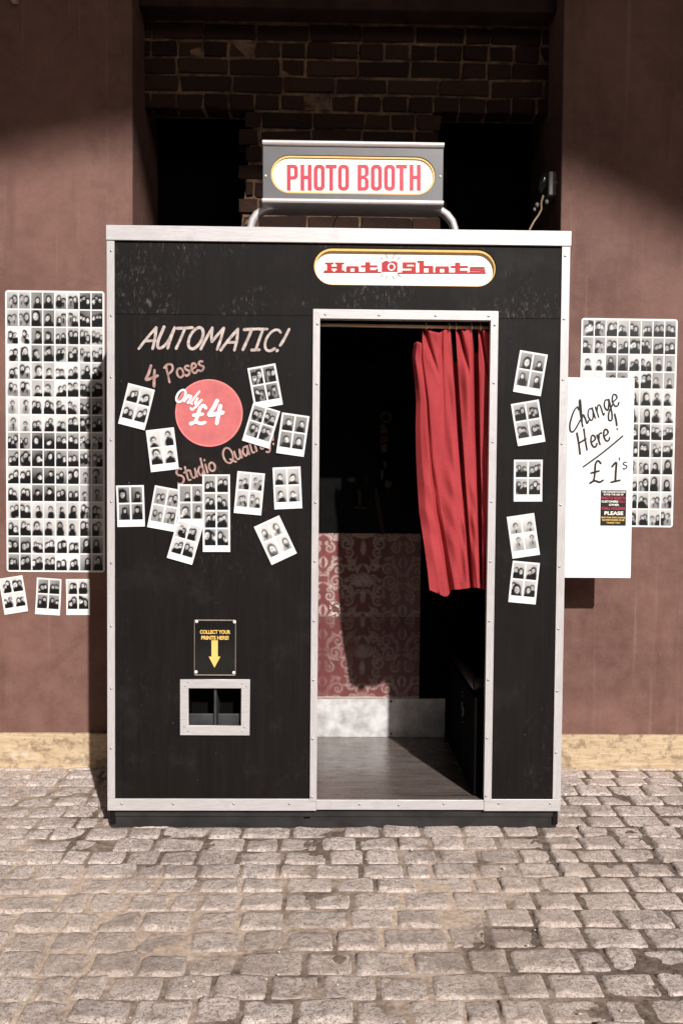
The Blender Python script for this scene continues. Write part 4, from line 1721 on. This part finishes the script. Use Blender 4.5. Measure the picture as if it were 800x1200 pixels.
# ------------------------------------------------------------------ PHOTO BOOTH sign on the roof
YS2 = .10
s0, s1 = P(308, 202, YS2), P(519, 203.5, YS2)
sx0, sx1 = s0.x, s1.x
sz1, sz0 = Z(413, 165.5, YS2), Z(413, 240, YS2)
sg = thing('sign', 'grey and chrome box sign reading PHOTO BOOTH on top of the booth', 'sign', ((sx0 + sx1) / 2, YS2 + .06, ZT), 'signs on and beside the booth')
k2 = (sx1 - sx0) / 211
scx, scz = (sx0 + sx1) / 2, (sz0 + sz1) / 2 - .002
mb = MB()
mb.box(sx0 + .002, sx1 - .002, YS2 + .012, YS2 + .13, sz0 + .006, sz1 - .006, .003)
mb.build('sign_box', MT['grey'], sg)
link('sign_face', plate_mesh('x', rect(sx0 + .001, sx1 - .001, sz0 + .016, sz1 - .016), [capsule(scx, scz - .004, 96.5 * k2, 22.3 * k2)], YS2 + .001, YS2 + .0115, .001), MT['grey'], sg)
link('opal_panel', plate_mesh('x', capsule(scx, scz - .004, 96.2 * k2, 22 * k2), [], YS2 + .0085, YS2 + .0112), MT['cream'], sg)
link('amber_rim', plate_mesh('x', capsule(scx, scz - .004, 96.2 * k2, 22.0 * k2), [capsule(scx, scz - .005, 94.0 * k2, 19.9 * k2)], YS2 + .004, YS2 + .0084), MT['amber'], sg)
mb = MB()
ztx = Z(414, 207.3, YS2)


def rrect(x0, x1, y0, y1, r, corners=(1, 1, 1, 1), n=6):
    """rounded rectangle, corners: top-left, top-right, bottom-right, bottom-left (y downward)"""
    pts = []
    for (cx, cy, a0, on) in ((x0, y0, 180, corners[0]), (x1, y0, 270, corners[1]), (x1, y1, 0, corners[2]), (x0, y1, 90, corners[3])):
        if not on:
            pts.append((cx, cy))
            continue
        ox = cx + (r if cx == x0 else -r)
        oy = cy + (r if cy == y0 else -r)
        for k in range(n + 1):
            a = math.radians(a0 + 90 * k / n)
            pts.append((ox + r * math.cos(a), oy + r * math.sin(a)))
    return pts


SA, SB, ST = 192.0, 222.5, 4.5
for (txt, a, b) in (('P', 336, 349), ('H', 352, 365), ('O', 367.5, 380.5), ('T', 381.5, 394.5), ('O', 396, 409), ('B', 419, 432), ('O', 434.5, 447.5), ('O', 450, 463), ('T', 464, 477), ('H', 480, 493)):
    m_, t_ = (a + b) / 2, ST
    holes = []
    if txt == 'O':
        out = rrect(a, b, SA, SB, 5.5)
        holes = [rrect(a + t_, b - t_, SA + 4.2, SB - 4.2, 1.9)]
    elif txt == 'P':
        out = rrect(a, b, SA, SA + 17.5, 5.0, (0, 1, 1, 0))
        out = out[:-1] + [(a + t_, SA + 17.5), (a + t_, SB), (a, SB)]
        holes = [rrect(a + t_, b - t_, SA + 4.0, SA + 13.5, 1.6, (0, 1, 1, 0))]
    elif txt == 'B':
        out = rrect(a, b, SA, SA + 14.6, 4.6, (0, 1, 1, 0))[:-1] + rrect(a, b, SA + 14.6, SB, 5.0, (0, 1, 1, 0))[1:]
        holes = [rrect(a + t_, b - t_, SA + 4.0, SA + 12.6, 1.6, (0, 1, 1, 0)), rrect(a + t_, b - t_, SA + 16.8, SB - 4.0, 1.6, (0, 1, 1, 0))]
    elif txt == 'H':
        h0, h1 = SA + 12.8, SA + 17.0
        out = [(a, SA), (a + t_, SA), (a + t_, h0), (b - t_, h0), (b - t_, SA), (b, SA), (b, SB), (b - t_, SB), (b - t_, h1), (a + t_, h1), (a + t_, SB), (a, SB)]
    else:
        out = [(a, SA), (b, SA), (b, SA + 4.4), (m_ + t_ / 2, SA + 4.4), (m_ + t_ / 2, SB), (m_ - t_ / 2, SB), (m_ - t_ / 2, SA + 4.4), (a, SA + 4.4)]
    cv = lambda pts: [(P(x, y, YS2).x, P(x, y, YS2).z) for x, y in pts]
    add_mesh(mb, plate_mesh('x', cv(out), [cv(h) for h in holes], YS2 + .0076, YS2 + .0084))
mb.build('lettering', MT['redtext'], sg)
for (za, zb2) in ((sz1 - .019, sz1), (sz0, sz0 + .019)):
    mb = MB()
    zc = (za + zb2) / 2
    n = 9
    prof = [(YS2 - .010 + .012 * (1 - math.cos(math.pi * (k / (n - 1) - .5))) , zc + .0095 * math.sin(math.pi * (k / (n - 1) - .5))) for k in range(n)]
    prof += [(YS2 + .135, zb2), (YS2 + .135, za)]
    l = [mb.bm.verts.new((sx0 - .0015, y, z)) for y, z in prof]
    r = [mb.bm.verts.new((sx1 + .0015, y, z)) for y, z in prof]
    m_ = len(prof)
    for k in range(m_):
        mb.bm.faces.new((l[k], l[(k + 1) % m_], r[(k + 1) % m_], r[k]))
    mb.bm.faces.new(l)
    mb.bm.faces.new(r[::-1])
    mb.build('chrome_trim', MT['chrome'], sg)
screws(sg, [(311.3, 206), (515.5, 206.8)], YS2 - .0002, 'screw_w', .0040)
for (pts) in ([(334, 242), (322, 242.8), (310, 246), (301, 252), (296, 259), (293.5, 268), (293, 278)],
              [(490, 242.5), (502, 243.2), (515, 246.5), (523, 252.5), (529, 260), (532, 268), (533, 278)]):
    mb = MB()
    q = [P(x, y, YS2 + .06) for x, y in pts]
    cp = [v for v in q]
    # keep the foot on the roof
    cp[-1].z = ZT - .006
    mb.tube(cp, [.004, .010, .0145, .0155, .015, .014, .014], 14, 1.5)
    mb.build('bracket', MT['chrome'], sg, smooth=True)

# ------------------------------------------------------------------ lamp on the recess side, cables, small bracket
YD = .72
lampr = thing('wall_lamp', 'small black lamp head with a grey box high at the right edge of the recess', 'lamp', (XR, YD, Z(650, 215, YD)))
a, b = P(642.8, 200.5, YD), P(655.8, 229, YD)
mb = MB()
mb.box(a.x, XR - .0005, YD, YD + .09, b.z, a.z, .006, 3)
mb.build('junction_box', MT['device'], lampr)
mb = MB()
c0, c1 = P(648, 212, YD - .001), P(654, 216, YD)
mb.box(c0.x, c1.x, YD - .003, YD - .0005, c1.z, c0.z, .001)
mb.build('rating_label', simple('pale_label', (.32, .29, .29), .5), lampr)
c = P(637, 212, YD)
rot = Matrix.Rotation(math.radians(14), 4, 'Y')
mb = MB()
mb.ball(Vector((c.x, YD + .03, c.z)), .021, .03, .050, 18, 12, rot)
mb.build('lamp_head', MT['lamp'], lampr, smooth=True)
mb = MB()
for (px, py, r) in ((630, 238.5, .0085), (627, 244, .0065), (641.5, 235, .008)):
    c = P(px, py, YD)
    mb.ball(Vector((c.x, YD + .02, c.z)), r, r, r * 1.3, 12, 8)
mb.build('cable_gland', MT['device'], lampr, smooth=True)
mb = MB()
pts = [P(x, y, YD + .02) for x, y in ((636, 229), (633.5, 238), (634, 245), (630.5, 252), (625.5, 259), (620.5, 268), (618, 280))]
mb.tube(pts, .0042, 8)
tag(mb.build('cable', MT['cable'], None, pts[3], True), 'tan cable dangling from the black lamp to the booth roof', 'cable')
mb = MB()
pts = [P(x, y, .2) for x, y in ((286, 264), (290, 260.5), (294, 263), (299, 268), (306, 272))]
mb.tube(pts, .0022, 6)
pts = [P(x, y, .2) for x, y in ((296, 270), (294.5, 263), (289.5, 258), (287, 262))]
mb.tube(pts, .0018, 6)
tag(mb.build('cable', MT['cable'], None, pts[1], True), 'thin loose wire curling beside the left bracket of the roof sign', 'cable')
mb = MB()
pts = [P(x, y, .3) for x, y in ((389, 272), (391, 262), (394, 255), (397.5, 250))]
mb.tube(pts, .0026, 6)
tag(mb.build('cable', MT['cable'], None, pts[1], True), 'stub of wire sticking up behind the roof sign, under its middle', 'cable')
p = P(19, 1.5, YW)
mb = MB()
mb.box(p.x - .013, p.x + .013, YW - .03, YW - .0005, p.z - .012, p.z + .03, .004)
mb.cyl((p.x, YW - .033, p.z + .002), .006, .005, .008, 'Y', 12)
tag(mb.build('wall_bracket', MT['chalk'], None, p), 'tiny pale bracket on the plaster at the top left picture corner', 'bracket')

# ------------------------------------------------------------------ grit
def grit():
    rng = np.random.default_rng(9)
    mb = MB()
    for k in range(420):
        x, y = rng.uniform(-1.9, 1.9), rng.uniform(-2.2, .62)
        if abs(x) < W2 + .02 and y > -.02:
            continue
        r = rng.choice([.0016, .0022, .003, .0045], p=[.4, .35, .18, .07])
        n0 = len(mb.bm.verts)
        q = bmesh.ops.create_icosphere(mb.bm, subdivisions=1, radius=1)
        m = Matrix.Translation((x, y, .004)) @ Matrix.Rotation(rng.uniform(0, 6), 4, 'Z') @ Matrix.Diagonal((r * rng.uniform(.7, 1.6), r, r * .6, 1))
        bmesh.ops.transform(mb.bm, matrix=m, verts=q['verts'])
    o = mb.build('grit', simple('pale_grit', (.62, .57, .52), .8, 0, .2, .3, 200))
    o['kind'] = 'stuff'


grit()
